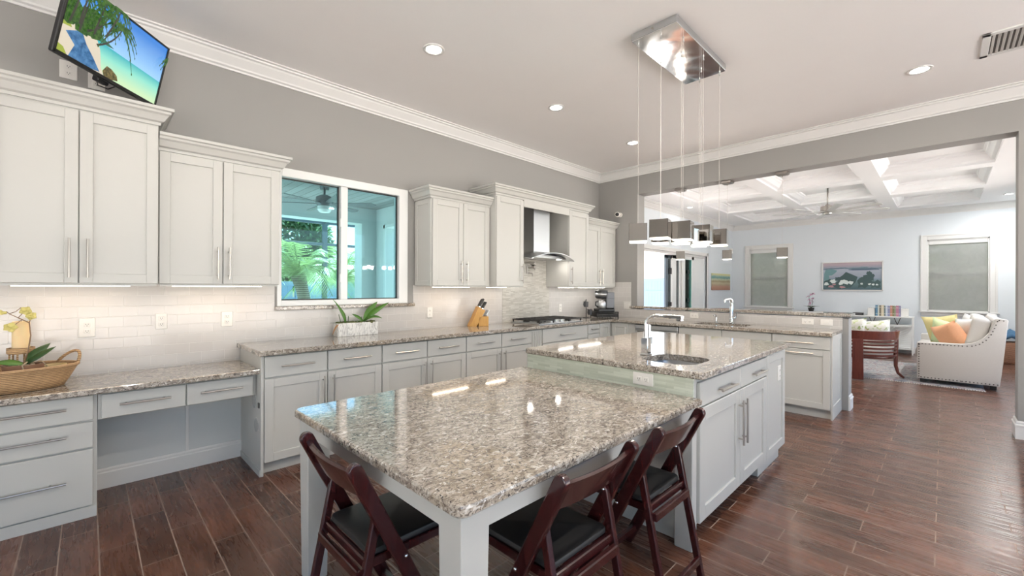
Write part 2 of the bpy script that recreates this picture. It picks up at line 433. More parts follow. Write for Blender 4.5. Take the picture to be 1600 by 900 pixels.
struct(wall_y(MB(), 0, .22, .1, XF + .2, 0, LZ + .3, [(.95, 4.70, 0, 2.15)]), 'wall_living_left', M['wall_cool'])
struct(wall_x(MB(), 0, .22, -7.4, 0, 0, CZ, [(-4.507, -.70, 1.04, 2.838), (-4.507, -3.285, 0, 1.04)]), 'wall_divider', M['wall'])
struct(wall_x(MB(), XF, XF + .2, YL, 0, 0, LZ + .3, [(-1.31, -.43, .90, 2.40), (-4.655, -3.79, .92, 2.40)]), 'wall_living_far', M['wall_cool'])
struct(wall_y(MB(), YL - .2, YL, .22, XF + .2, 0, LZ + .3, [(.3, 4.5, .0, 2.8)]), 'wall_living_right', M['wall_cool'])  # opening added out of view to bring daylight into the living room
struct(wall_y(MB(), -7.4, -7.2, -9.6, 0, 0, CZ, [(-9.2, -6.5, .0, 2.85), (-6.4, -3.6, .0, 2.85), (-3.5, -.5, .0, 2.85)]), 'wall_right', M['wall'])  # wide openings added behind the camera to let daylight in
struct(wall_x(MB(), -9.6, -9.4, -7.2, 0, 0, CZ, [(-7.0, -3.8, .0, 1.75), (-3.7, -.6, .0, 1.75)]), 'wall_back', M['wall'])  # low openings added so ground bounce reaches the ceiling
struct(MB().box(-9.6, .22, -7.4, .22, CZ, CZ + .15), 'ceiling', M['ceil'])
# living-room coffered ceiling: a flat soffit with nine stepped recesses
BX = [(.98, 2.46), (2.725, 4.20), (4.485, 5.93)]; BY = [(-1.80, -.64), (-3.15, -2.00), (-4.51, -3.35)]
mb = MB()
xs = [.22] + [v for b in BX for v in b] + [XF]; ys = [YL] + sorted(v for b in BY for v in b) + [0]
for i in range(len(xs) - 1):
    for j in range(len(ys) - 1):
        if i % 2 == 1 and j % 2 == 1: continue
        mb.box(xs[i], xs[i + 1], ys[j], ys[j + 1], LZ, LZ + .06)
for x0, x1 in BX:
    for y0, y1 in BY:
        mb.sweep([(0, 0), (.012, 0), (.016, .03), (.05, .05), (.085, .10), (.10, .115), (.10, .14), (.12, .15), (.12, .175), (0, .175)],
                 [(x0, y0), (x1, y0), (x1, y1), (x0, y1)], True, Matrix.Translation((0, 0, LZ)))
        mb.box(x0 - .01, x1 + .01, y0 - .01, y1 + .01, LZ + .175, LZ + .20)
struct(mb, 'ceiling_living', M['ceil_white'])
struct(MB().box(.1, XF + .2, YL - .2, .22, LZ + .3, LZ + .4), 'ceiling_living_roof', M['ceil_white'])
RC = [(0, 0), (.012, 0), (.014, .014), (.030, .022), (.034, .034), (.075, .085), (.082, .098), (.100, .104), (.104, .115), (.125, .118), (.125, .128), (0, .128)]
struct(MB().sweep(RC, [(-9.4, 0, 3.127), (0, 0, 3.127), (0, -7.2, 3.127)], side=-1), 'trim_1', M['trim'])
struct(MB().sweep(RC, [(.22, YL, LZ - .128), (.22, 0, LZ - .128), (XF, 0, LZ - .128), (XF, YL, LZ - .128)], side=-1), 'trim_2', M['trim'])
BB = [(0, 0), (.016, 0), (.016, .105), (.012, .112), (.012, .125), (.006, .135), (0, .135)]
BBT = [(0, 0), (.017, 0), (.017, .115), (.022, .118), (.022, .130), (.013, .137), (.013, .155), (.006, .165), (0, .165)]
struct(MB().sweep(BBT, [(0, -7.2), (0, -4.507), (.22, -4.507), (.22, YL)], side=1), 'baseboard_right', M['trim'])
struct(MB().sweep(BBT, [(.0, -3.285), (.20, -3.285), (.20, -.70)], side=-1), 'baseboard_divider', M['trim'])
struct(MB().sweep(BB, [(4.77, 0), (XF, 0), (XF, YL), (.22, YL)], side=-1), 'baseboard_living', M['trim'])
# backsplash
struct(MB().box(-9.4, -6.95, -.010, 0, .74, 1.40).box(-6.95, WX0 - .02, -.010, 0, .74, 1.40).box(WX0 - .02, WX1 + .07, -.010, 0, .80, 1.172).box(WX1 + .07, -2.264, -.010, 0, .86, 1.40)
       .box(-1.311, 0, -.010, 0, .86, 1.40), 'trim_3', M['subwayW'])
struct(MB().box(-.010, 0, -.60, -.010, .86, 1.467).box(-.010, 0, -3.232, -.60, .86, 1.045), 'trim_4', M['subwayO'])
struct(MB().box(-2.264, -1.311, -.014, 0, .86, 1.95), 'trim_5', M['mosaicW'])
# kneehole wall and its tall baseboard below the desk
struct(MB().box(-6.15, -5.24, -.050, 0, 0, .742), 'wall_kneehole', wall_paint('lightened_kneehole_paint', (.58, .60, .60)))  # wall paint lightened here to make up for the dim kneehole
struct(MB().sweep(BB, [(-6.14, -.050), (-5.25, -.050)], side=-1), 'baseboard_left', M['trim'])

# kitchen slider window: frame, two sashes, panes, granite sill
wd = MB(); f0, f1 = .0, .09
wd.box(WX0, WX0 + .035, -.012, .10, WZ0, WZ1, .003).box(WX1 - .105, WX1, -.012, .10, WZ0, WZ1, .003)
wd.box(WX0 + .035, WX1 - .105, -.012, .10, WZ1 - .075, WZ1, .003).box(WX0 + .035, WX1 - .105, -.012, .10, WZ0, WZ0 + .05, .003)
win = wd.build('window_1', M['white_vinyl'], kind='structure')
MB().box(-4.418, -4.350, .0, .075, WZ0 + .05, WZ1 - .075, .004).box(-4.43, -4.405, -.012, .02, 1.42, 1.50, .003).box(-4.43, -4.405, -.012, .02, 1.95, 2.03, .003).build('mullion', M['white_vinyl'], win)
for a, b, y, nm in ((WX0 + .035, -4.418, .055, 'sash'), (-4.350, WX1 - .105, .03, 'sash')):
    s = MB(); z0, z1 = WZ0 + .05, WZ1 - .075; w = .010
    s.box(a, a + w, y, y + .02, z0, z1).box(b - w, b, y, y + .02, z0, z1).box(a, b, y, y + .02, z0, z0 + w).box(a, b, y, y + .02, z1 - w, z1)
    so = s.build('sash', M['black'], win); MB().box(a + w, b - w, y + .006, y + .012, z0 + w, z1 - w).build('pane', M['glass'], so)
MB().slab(rrect(-5.005, -3.612, -.045, 0, .008, 3, (0, 0, 1, 1)), 1.172, 1.205, .005).build('window_sill', M['granite'], win)

# living-room windows with trim and roller shades
def shade_mat():
    m = bpy.data.materials.new('grey_screen_shade'); m.use_nodes = True; t = NT(m)
    b = t.b; v = t.wpos(); n = t.noise(v, 6, 4, .7, 1.0)
    t.base(t.ramp(n, [(.3, (.44, .44, .43)), (.7, (.56, .56, .55))])); b.inputs['Roughness'].default_value = .9
    tr = t.new('ShaderNodeBsdfTransparent'); mx = t.new('ShaderNodeMixShader'); mx.inputs[0].default_value = .20
    tl = t.new('ShaderNodeBsdfTranslucent'); tl.inputs['Color'].default_value = (.6, .6, .58, 1); m2 = t.new('ShaderNodeMixShader'); m2.inputs[0].default_value = .45
    out = t.n['Material Output']
    t.l.new(b.outputs[0], m2.inputs[1]); t.l.new(tl.outputs[0], m2.inputs[2]); t.l.new(m2.outputs[0], mx.inputs[1]); t.l.new(tr.outputs[0], mx.inputs[2]); t.l.new(mx.outputs[0], out.inputs['Surface'])
    return m
M['shade'] = shade_mat()
def living_window(i, y0, y1, z0, z1, sill):
    m = MB(); tw = .095
    m.box(XF - .022, XF, y0 - tw, y0, z0 - .02, z1 + tw, .004).box(XF - .022, XF, y1, y1 + tw, z0 - .02, z1 + tw, .004).box(XF - .022, XF, y0, y1, z1, z1 + tw, .004)
    m.box(XF - .03, XF, y0 - tw - .01, y0 - tw + .02, z0, z1 + tw + .01, .004).box(XF - .03, XF, y1 + tw - .02, y1 + tw + .01, z0, z1 + tw + .01, .004).box(XF - .03, XF, y0 - tw + .02, y1 + tw - .02, z1 + tw - .02, z1 + tw + .01, .004)
    m.box(XF, XF + .20, y0 - .002, y0 + .02, z0, z1).box(XF, XF + .20, y1 - .02, y1 + .002, z0, z1).box(XF, XF + .2, y0, y1, z0, z0 + .02).box(XF, XF + .2, y0, y1, z1 - .02, z1)
    w = m.build('window_%d' % i, M['trim'], kind='structure')
    MB().box(XF - .06, XF + .01, y0 - tw - .035, y1 + tw + .035, z0 - .03, z0, .004).box(XF - .02, XF, y0 - tw, y1 + tw, z0 - .10, z0 - .03, .004).build('window_sill', M['trim'], w)
    MB().box(XF + .15, XF + .19, y0, y1, (z0 + z1) / 2 - .02, (z0 + z1) / 2 + .02).build('meeting_rail', M['white_vinyl'], w)
    MB().box(XF + .165, XF + .175, y0, y1, z0, z1).build('pane', M['glass_clear'], w)
    b = MB().box(XF + .01, XF + .07, y0 + .022, y1 - .022, z1 - .10, z1 - .022, .006).build('shade_cassette', M['trim'], w)
    MB().box(XF + .040, XF + .042, y0 + .024, y1 - .024, z0 + .045, z1 - .10).box(XF + .033, XF + .049, y0 + .024, y1 - .024, z0 + .022, z0 + .046).build('roller_shade', M['shade'], w)
living_window(2, -1.31, -.43, .90, 2.40, .9)
living_window(3, -4.655, -3.79, .92, 2.40, .9)

# sliding glass door of the living room, panels stacked to the right
d = MB(); d.box(.88, .95, -.02, .22, 0, 2.22, .004).box(4.70, 4.775, -.02, .03, 0, 2.225, .004).box(.88, 4.775, -.02, .03, 2.15, 2.225, .004).box(.95, 4.70, .03, .22, 2.10, 2.15).box(.95, 4.70, .03, .22, 0, .02)
dr = d.build('door_1', M['trim'], kind='structure')
def door_panel(x0, x1, y, fm_, gm, st=.07):
    p = MB().box(x0, x0 + st, y, y + .04, .02, 2.10, .003).box(x1 - st, x1, y, y + .04, .02, 2.10, .003).box(x0, x1, y, y + .04, .02, .12, .003).box(x0, x1, y, y + .04, 2.03, 2.10, .003).build('door_panel', fm_, dr)
    MB().box(x0 + st, x1 - st, y + .015, y + .025, .12, 2.03).build('pane', gm, p); return p
M['bronze'] = mat('dark_bronze_frame', (.10, .13, .16), .4)
p = door_panel(2.84, 3.30, .16, M['bronze'], M['glass_clear'], .11)
for z in (1.0, 1.75): MB().box(2.98, 3.06, .12, .16, z - .07, z + .07, .004).build('latch', M['black'], p)
p = door_panel(3.04, 3.60, .105, M['white_vinyl'], M['glass_clear'], .20)
p = door_panel(3.46, 4.06, .05, M['white_vinyl'], M['glass_teal'], .12)
for z in (.45, 1.1, 1.75): MB().box(3.70, 3.78, .035, .05, z - .04, z + .04, .004).build('hinge', M['black'], p)
MB().box(4.06, 4.70, .06, .10, .02, 2.10, .004).build('fixed_panel', M['white_vinyl'], dr)

# ------------------------------------------------------------------ cabinets along the window wall
def crown(mb, path, z, side=-1): return mb.sweep(CROWN, [(x, y, z) for x, y in path], side=side)
def upper(name, label, x0, x1, yf, z0, z1, doors, hand, side_l=False, ztop=None, wallx=True):
    """doors: list of (u0,u1); hand: list of handle x or None"""
    t = thing(name, label, 'cabinet', ((x0 + x1) / 2, -.15, z0), 'white wall cabinets')
    T = fm(yf + .02, '-y')
    b = MB().box(x0, x1, yf + .02, -.016, z0, z1 + .02, .002).box(x0 + .01, x1 - .01, yf + .02, yf + .04, z0 - .012, z0 + .002)
    b.build('carcass', M['cab'], t)
    for (u0, u1), h in zip(doors, hand):
        dd = shaker(T, u0, u1, z0 + .004, z1, rail=.06).build('door', M['cab'], t)
        if h is not None: pull(dd, T, h, z0 + .155, .235, 'z')
    return t
Z0 = 1.39
def crown_part(t, x0, x1, yf, z, left=True, right=True):
    path = [(x0, -.012), (x0, yf), (x1, yf), (x1, -.012)]
    if not left: path = path[1:]
    if not right: path = path[:-1]
    crown(MB(), path, z, 1 if False else -1).build('crown', M['cab'], t)
t = upper('wall_cabinet', 'tall white two-door wall cabinet under the television', -6.585, -5.826, -.385, Z0, 2.44, [(-6.583, -6.207), (-6.202, -5.829)], [-6.245, -6.165])
crown_part(t, -6.585, -5.826, -.365, 2.452)
t = upper('wall_cabinet', 'white two-door wall cabinet directly left of the window', -5.822, -5.062, -.335, Z0, 2.295, [(-5.818, -5.452), (-5.446, -5.066)], [-5.485, -5.412])
crown_part(t, -5.822, -5.062, -.315, 2.302, left=False)
t = upper('wall_cabinet', 'white two-door wall cabinet directly right of the window, shaker end panel', -3.592, -2.770, -.335, Z0, 2.305, [(-3.588, -3.184), (-3.178, -2.800)], [-3.222, -3.140])
shaker(Matrix(((0, -1, 0, -3.592), (1, 0, 0, 0), (0, 0, 1, 0), (0, 0, 0, 1))), -.312, -.014, Z0 + .004, 2.305, th=.012, rail=.05).build('end_panel', M['cab'], t)
crown_part(t, -3.604, -2.770, -.315, 2.312, right=False)
YM = -.43
t = upper('hood_side_cabinet', 'tall narrow white cabinet left of the range hood', -2.766, -2.305, YM, Z0, 2.44, [(-2.763, -2.308)], [-2.345])
t = upper('hood_side_cabinet', 'tall narrow white cabinet right of the range hood', -1.385, -.918, YM, Z0, 2.44, [(-1.382, -.922)], [-1.345])
t = thing('hood_valance', 'white valance board and crown spanning over the range hood', 'cabinet', (-1.84, -.2, 2.37))
MB().box(-2.305, -1.385, YM + .0, YM + .02, 2.372, 2.46, .002).build('valance_board', M['cab'], t)
MB().box(-2.304, -1.386, YM + .02, -.016, 2.44, 2.46).build('niche_top', M['cab'], t)
crown_part(t, -2.766, -.918, YM + .02, 2.461)
t = upper('wall_cabinet', 'white two-door wall cabinet in the corner above the coffee maker', -.914, -.030, -.335, Z0, 2.305, [(-.912, -.474), (-.466, -.034)], [-.507, -.432])
crown_part(t, -.914, -.030, -.315, 2.312, left=False)

def base_body(t, T, u0, u1, depth=.59, z1=.876, toe=.05, zb=.092):
    MB().box(u0, u1, -depth + .012, 0, zb, z1, .001, T).build('carcass', M['cab'], t)
    MB().box(u0, u1, -depth + .012, -toe, 0, zb, 0, T).build('toe_kick', M['cab'], t)
TB = fm(-.59, '-y')
BASE = [(-5.245, -4.785, -4.309), (-4.309, -3.837, -3.358), (-3.358, -2.853, -2.356)]
LBL = ['white base cabinet nearest the desk, two drawers above two doors', 'white base cabinet below the planter and window, two drawers above two doors', 'white base cabinet below the knife block, two drawers above two doors']
for (a, c, b), lb in zip(BASE, LBL):
    t = thing('base_cabinet', lb, 'cabinet', ((a + b) / 2, -.3, 0), 'white base cabinets')
    base_body(t, TB, a, b)
    for u0, u1 in ((a + .004, c - .0035), (c + .0035, b - .004)):
        dd = slabfront(TB, u0, u1, .712, .866).build('drawer', M['cab'], t); pull(dd, TB, (u0 + u1) / 2, .79, .24, 'x')
        dd = shaker(TB, u0, u1, .095, .700).build('door', M['cab'], t); pull(dd, TB, (u1 - .035) if u1 < c else (u0 + .035), .55, .25, 'z')
    if a < -5:
        e = MB().box(-5.265, -5.245, -.605, -.012, 0, .876, .002).box(-5.272, -5.265, -.602, -.07, 0, .05, .002).build('end_panel', M['cab'], t)
        TE = fm(-5.265, '-x')
        M['grill'] = mat('grey_round_grill', (.36, .37, .37), .6)
        for u, z in ((-.44, .52), (-.50, .355)):
            MB().lathe([(0, 0), (.052, 0), (.052, .004), (.045, .006), (0, .006)], T=TE @ Matrix.Translation((u, 0, z)) @ Matrix.Rotation(-PI / 2, 4, 'X')).build('vent_grill', M['grill'], e)
        MB().box(-.575, -.545, 0, .005, .49, .53, .001, TE).build('socket_insert', M['black'], e)
t = thing('cooktop_cabinet', 'white base cabinet below the cooktop with fluted pilaster and wide drawers', 'cabinet', (-1.77, -.3, 0))
base_body(t, TB, -2.356, -1.196)
p = MB().box(-2.350, -2.160, 0, .012, .0, .872, .002, TB)
for k in range(5): p.box(-2.335 + k * .034, -2.315 + k * .034, .010, .020, .10, .85, .006, TB, seg=2)
p.build('pilaster', M['cab'], t)
for z0, z1 in ((.69, .866), (.40, .68), (.10, .39)):
    dd = slabfront(TB, -2.152, -1.204, z0, z1).build('drawer', M['cab'], t); pull(dd, TB, -1.68, (z0 + z1) / 2, .32, 'x')
t = thing('drawer_cabinet', 'narrow white drawer stack between cooktop cabinet and corner', 'cabinet', (-1.05, -.3, 0))
base_body(t, TB, -1.194, -.902)
for z0, z1 in ((.735, .866), (.595, .728), (.35, .588), (.10, .343)):
    dd = slabfront(TB, -1.190, -.906, z0, z1).build('drawer', M['cab'], t); pull(dd, TB, -1.048, (z0 + z1) / 2, .17, 'x')
TP = fm(-.59, '-x')
t = thing('corner_cabinet', 'white corner base cabinet with folding doors', 'cabinet', (-.4, -.4, 0))
MB().prism([(-.900, -.59), (-.59, -.59), (-.59, -.992), (-.012, -.992), (-.012, -.012), (-.900, -.012)], .092, .876).build('carcass', M['cab'], t)
MB().prism([(-.900, -.54), (-.54, -.54), (-.54, -.992), (-.012, -.992), (-.012, -.012), (-.900, -.012)], 0, .092).build('toe_kick', M['cab'], t)
shaker(TB, -.898, -.622, .095, .866).build('door', M['cab'], t)
dd = shaker(TP, -.887, -.622, .095, .866).build('door', M['cab'], t); pull(dd, TP, -.86, .72, .20, 'z')

# ------------------------------------------------------------------ peninsula
t = thing('dishwasher', 'stainless steel dishwasher front under the peninsula counter', 'dishwasher', (-.3, -1.30, 0))
MB().box(-1.612, -.996, -.56, 0, .10, .872, .001, TP).build('tub', M['black'], t)
MB().box(-1.612, -.996, -.56, -.06, 0, .10, 0, TP).build('toe_kick', M['black'], t)
MB().box(-1.606, -1.002, .002, .025, .11, .80, .004, TP).build('door', M['steel'], t)
MB().box(-1.606, -1.002, .002, .022, .805, .862, .003, TP).build('control_strip', M['steel'], t)
bar_pull(TP, -1.304, .775, .5, 'x', th=.025, r=.008).build('handle', M['nickel'], t, True)
t = thing('sink_cabinet', 'white sink base cabinet between dishwasher and peninsula end', 'cabinet', (-.3, -2.14, 0))
MB().box(-2.676, -1.616, -.578, 0, .092, .70, .001, TP).box(-2.676, -1.616, -.03, 0, .70, .876, .001, TP).build('carcass', M['cab'], t)
MB().box(-2.676, -1.616, -.578, -.05, 0, .092, 0, TP).build('toe_kick', M['cab'], t)
for u0, u1, hu in ((-2.142, -1.620, -2.107), (-2.672, -2.149, -2.184)):
    slabfront(TP, u0, u1, .730, .866).build('drawer_front', M['cab'], t)
    dd = shaker(TP, u0, u1, .10, .720).build('door', M['cab'], t); pull(dd, TP, hu, .56, .25, 'z')
t = thing('end_cabinet', 'white cabinet at the free end of the peninsula, drawer over pull-out door', 'cabinet', (-.3, -2.94, 0))
base_body(t, TP, -3.212, -2.678)
dd = slabfront(TP, -3.208, -2.682, .732, .866).build('drawer', M['cab'], t); pull(dd, TP, -2.945, .795, .25, 'x')
dd = shaker(TP, -3.208, -2.682, .105, .722).build('door', M['cab'], t); pull(dd, TP, -2.945, .688, .25, 'x')
TE = fm(-3.212, '-y')
shaker(TE, -.590, -.012, .085, .876, th=.016, rail=.055).box(-.590, -.012, 0, .016, 0, .088, .001, TE).build('end_panel', M['cab'], t)

# worktops
ct = MB().slab([(-5.287, -.648), (-.648, -.648), (-.648, -.70), (-.0105, -.70), (-.0105, -.0105), (-5.287, -.0105)], .876, .914, .006)
SH = rrect(-.50, -.115, -2.36, -1.76, .03, 5)
ct.slab([(-.648, -3.231), (-.0105, -3.231), (-.0105, -.702), (-.648, -.702)], .876, .914, .006, hole=SH)
tag(ct.build('countertop', M['granite']), 'long L-shaped granite worktop along window wall and peninsula', 'countertop')
tag(MB().slab([(-.03, -3.305), (.33, -3.305), (.33, -.702), (-.003, -.702), (-.003, -.585), (-.03, -.585)], 1.058, 1.094, .006).build('countertop', M['granite']), 'raised granite bar ledge above the peninsula backsplash', 'countertop')
tag(MB().slab([(-6.95, -.586), (-5.266, -.586), (-5.266, -.0105), (-6.95, -.0105)], .742, .7763, .005).build('countertop', M['granite']), 'low granite desk top left of the base cabinets', 'countertop')
# undermount sinks
def sink(name, label, x0, x1, y0, y1, ztop, depth):
    t = thing(name, label, 'sink', ((x0 + x1) / 2, (y0 + y1) / 2, ztop - depth))
    m = MB(); rings = []
    for d_, z, r in ((.012, ztop, .05), (.0, ztop, .05), (-.004, ztop - .02, .05), (-.015, ztop - depth + .03, .05), (-.05, ztop - depth, .04)):
        pts = rrect(x0 - d_, x1 + d_, y0 - d_, y1 + d_, r, 5); rings.append([m.bm.verts.new((x, y, z)) for x, y in pts])
    n = len(rings[0])
    for a, b in zip(rings, rings[1:]):
        for i in range(n): m.bm.faces.new((a[i], a[(i + 1) % n], b[(i + 1) % n], b[i]))
    m.bm.faces.new(rings[-1]); o = m.build('basin', M['steel'], t, True, auto=True)
    o.modifiers.new('th', 'SOLIDIFY').thickness = .002
    MB().lathe([(0, 0), (.04, 0), (.04, .004), (.03, .004), (.028, .001), (0, .001)], ((x0 + x1) / 2, (y0 + y1) / 2, ztop - depth + .001)).build('drain', M['chrome'], t, True)
sink('kitchen_sink', 'stainless undermount sink set in the peninsula worktop', -.497, -.118, -2.357, -1.763, .874, .17)

# desk
TD = fm(-.488, '-y')
t = thing('desk_drawer_cabinet', 'white three-drawer cabinet below the left end of the desk', 'cabinet', (-6.52, -.25, 0))
MB().box(-6.93, -6.121, -.43, 0, .065, .738, .001, TD).box(-6.93, -6.121, -.43, .010, 0, .066, .001, TD).build('carcass', M['cab'], t)
for z0, z1 in ((.580, .726), (.418, .570), (.075, .408)):
    dd = slabfront(TD, -6.90, -6.138, z0, z1).build('drawer', M['cab'], t); pull(dd, TD, -6.50, (z0 + z1) / 2 + (.01 if z0 > .1 else .0), .50, 'x')
t = thing('desk_drawer_unit', 'pair of shallow white drawers hanging over the desk kneehole', 'drawer unit', (-5.69, -.25, .57))
MB().box(-6.119, -5.268, -.02, 0, .572, .738, .001, TD).box(-6.119, -5.268, -.43, -.02, .60, .738, .001, TD).build('carcass', M['cab'], t)
for u0, u1 in ((-6.103, -5.692), (-5.684, -5.290)):
    dd = slabfront(TD, u0, u1, .578, .722).build('drawer', M['cab'], t); pull(dd, TD, (u0 + u1) / 2, .655, .25, 'x')
tag(MB().box(-5.632, -5.612, -.058, -.050, .136, .60, .001).build('support_strip', M['trim']), 'thin upright white batten on the wall inside the kneehole', 'batten')

# ------------------------------------------------------------------ island and table
IZ = .932
t = thing('kitchen_island', 'white kitchen island cabinet with pale mosaic end above the table', 'island', (-2.92, -2.5, 0))
TI = fm(-3.10, '-y')
MB().box(-3.83, -3.30, -3.10, -1.925, .10, .70, .001).box(-3.30, -2.025, -3.10, -1.925, .10, IZ - .038, .001).box(-3.83, -3.30, -3.10, -3.06, .70, IZ - .038).box(-3.83, -3.30, -2.66, -1.925, .70, IZ - .038).box(-3.83, -3.72, -3.06, -2.66, .70, IZ - .038).build('carcass', M['cab'], t)
MB().box(-3.78, -2.10, -3.03, -1.99, 0, .10).build('toe_kick', M['gap'], t)  # board coloured dark for the shade under the doors
MB().box(-3.843, -3.83, -3.10, -1.905, .74, IZ - .038).build('mosaic_panel', M['mosaicI'], t)
MB().box(-3.842, -3.83, -3.03, -1.905, .0, .74, .001).build('end_panel', M['cab'], t)
MB().box(-2.645, -2.09, -3.088, -2.95, 0, .105, .002).build('plinth', M['cab'], t)
for u0, u1, hl, hu in ((-3.795, -3.146, .27, -3.42), (-3.138, -2.556, .27, -2.79)):
    dd = slabfront(TI, u0, u1, .735, .868).build('drawer', M['cab'], t); pull(dd, TI, hu, .79, hl, 'x', r=.007)
for u0, u1, hu in ((-3.795, -3.146, -3.178), (-3.138, -2.556, -3.104)):
    dd = shaker(TI, u0, u1, .107, .726, rail=.075).build('door', M['cab'], t); pull(dd, TI, hu, .525, .285, 'z', r=.007)
shaker(TI, -2.546, -2.030, .10, .878, rail=.065).build('side_panel', M['cab'], t)
top = rrect(-3.8575, -2.0011, -3.1566, -1.8837, .03, 4)
ISH = rrect(-3.70, -3.33, -3.03, -2.70, .11, 7)
tag(MB().slab(top, IZ - .038, IZ, .007, hole=ISH).build('countertop', M['granite']), 'raised granite island worktop with a small sink cut-out', 'countertop')
sink('prep_sink', 'small rounded stainless prep sink in the island worktop', -3.698, -3.332, -3.028, -2.702, IZ - .04, .15)
TT = .7964
t = thing('dining_table', 'large granite-topped table with white legs joined to the island', 'table', (-4.65, -2.5, 0))
MB().slab(rrect(-5.4634, -3.8445, -3.148, -1.869, .045, 6, (0, 1, 1, 0)), TT - .040, TT, .010).build('tabletop', M['granite'], t)
for x, y in ((-5.435, -3.12), (-5.435, -1.995)):
    m = MB(); rings = []
    for z, k in ((0, .84), (.69, 1), (TT - .0405, 1)):
        cx, cy = x + .052, y + .052; h = .052 * k
        rings.append([m.bm.verts.new((cx + a * h, cy + b * h, z)) for a, b in ((-1, -1), (1, -1), (1, 1), (-1, 1))])
    for a, b in zip(rings, rings[1:]):
        for i in range(4): m.bm.faces.new((a[i], a[(i + 1) % 4], b[(i + 1) % 4], b[i]))
    m.bm.faces.new(rings[0]); m.bm.faces.new(rings[-1]); bmesh.ops.bevel(m.bm, geom=m.bm.edges[:], offset=.002, segments=1, affect='EDGES')
    m.build('leg', M['cab'], t)
MB().box(-3.905, -3.846, -3.122, -3.028, 0, TT - .0405, .003).build('leg', M['cab'], t)
MB().box(-5.433, -5.413, -3.018, -1.993, .692, TT - .0405).box(-5.332, -3.906, -3.118, -3.098, .692, TT - .0405).box(-5.332, -3.846, -1.913, -1.893, .692, TT - .0405).build('apron', M['cab'], t)

# ------------------------------------------------------------------ lamps
def light(kind, name, loc, power, col, parent=None, size=.1, rot=(0, 0, 0), size_y=None, spread=None, cone=None):
    l = bpy.data.lights.new(name, kind); l.energy = power; l.color = col
    if kind == 'AREA':
        l.size = size
        if size_y: l.shape = 'RECTANGLE'; l.size_y = size_y
        else: l.shape = 'DISK'
        if spread: l.spread = spread
    if kind == 'POINT': l.shadow_soft_size = size
    if kind == 'SPOT': l.shadow_soft_size = size; l.spot_size = cone; l.spot_blend = .8
    o = bpy.data.objects.new(name, l); C.objects.link(o); o.rotation_euler = rot
    o.location = Vector(loc) - (ROOT.get(parent.name, Vector()) if parent else Vector())
    if parent: o.parent = parent
    return o
def can(x, y, z, label, w=CAN_W, col=SOFT, r=.085):
    t = thing('recessed_downlight', label, 'ceiling light', (x, y, z), 'recessed ceiling downlights')
    MB().lathe([(r * .68, .03), (r * .70, -.002), (r * .75, -.007), (r * .97, -.007), (r, -.003), (r, .0)], (x, y, z), 28, cap=False).build('trim_ring', M['trim'], t, True)
    MB().lathe([(0, -.003), (r * .66, -.003), (r * .68, -.001), (0, -.001)], (x, y, z), 28).build('lens', M['lamp'], t, True)
    light('AREA', 'downlight_glow', (x, y, z - .012), w, col, t, r * 1.2)
for (x, y), lb in zip([(-4.207, -1.225), (-2.661, -1.214), (-1.102, -1.229), (-1.049, -3.882)],
                      ['lit recessed downlight nearest above the window, largest in view', 'lit recessed downlight in the middle of the ceiling left of the chandelier', 'lit recessed downlight nearest the ceiling corner', 'lit recessed downlight to the right of the chandelier beside the air vent']):
    can(x, y, CZ, lb)
for x, y in [(-5.75, -1.225), (-5.75, -3.882), (-4.207, -3.882), (-2.65, -3.882), (-4.2, -6.0), (-2.0, -6.0)]:  # unseen downlights added as fill for the kitchen
    can(x, y, CZ, 'added fill downlight in the part of the kitchen ceiling out of view', FILL_CAN_W if y < -3 else CAN_W)
can(2.85, -.346, LZ, 'small recessed downlight in the living-room ceiling border', 1.2, (1, 1, 1), .07)

# under-cabinet strips
def strip(x0, x1, y, label, col=WARM):
    n = thing('under_cabinet_light', label, 'cabinet light', ((x0 + x1) / 2, y, Z0), 'under-cabinet light bars')
    MB().box(x0, x1, y - .022, y + .022, Z0 - .012, Z0, .002).build('housing', M['white_pl'], n)
    MB().box(x0 + .01, x1 - .01, y - .013, y + .013, Z0 - .015, Z0 - .0115).build('lit_diffuser', M['strip'] if col == WARM else M['strip2'], n)
    light('AREA', 'strip_glow', ((x0 + x1) / 2, y, Z0 - .018), UNDER_W * (x1 - x0) * (1 if col == WARM else .8), col, n, (x1 - x0) * .95, size_y=.03)
M['strip2'] = lampm('lit_led_strip_neutral', (1, .95, .88), 9.0)
strip(-6.50, -5.95, -.20, 'lit light bar under the tall cabinet beneath the television')
strip(-5.74, -5.15, -.20, 'lit light bar under the cabinet left of the window')
strip(-3.50, -2.98, -.20, 'lit light bar under the cabinet right of the window')
strip(-2.72, -2.38, -.20, 'lit light bar under the cabinet left of the range hood')
strip(-1.33, -.98, -.20, 'lit light bar under the cabinet right of the range hood', (1, .93, .85))
strip(-.85, -.15, -.20, 'lit light bar under the corner cabinet', (1, .93, .85))

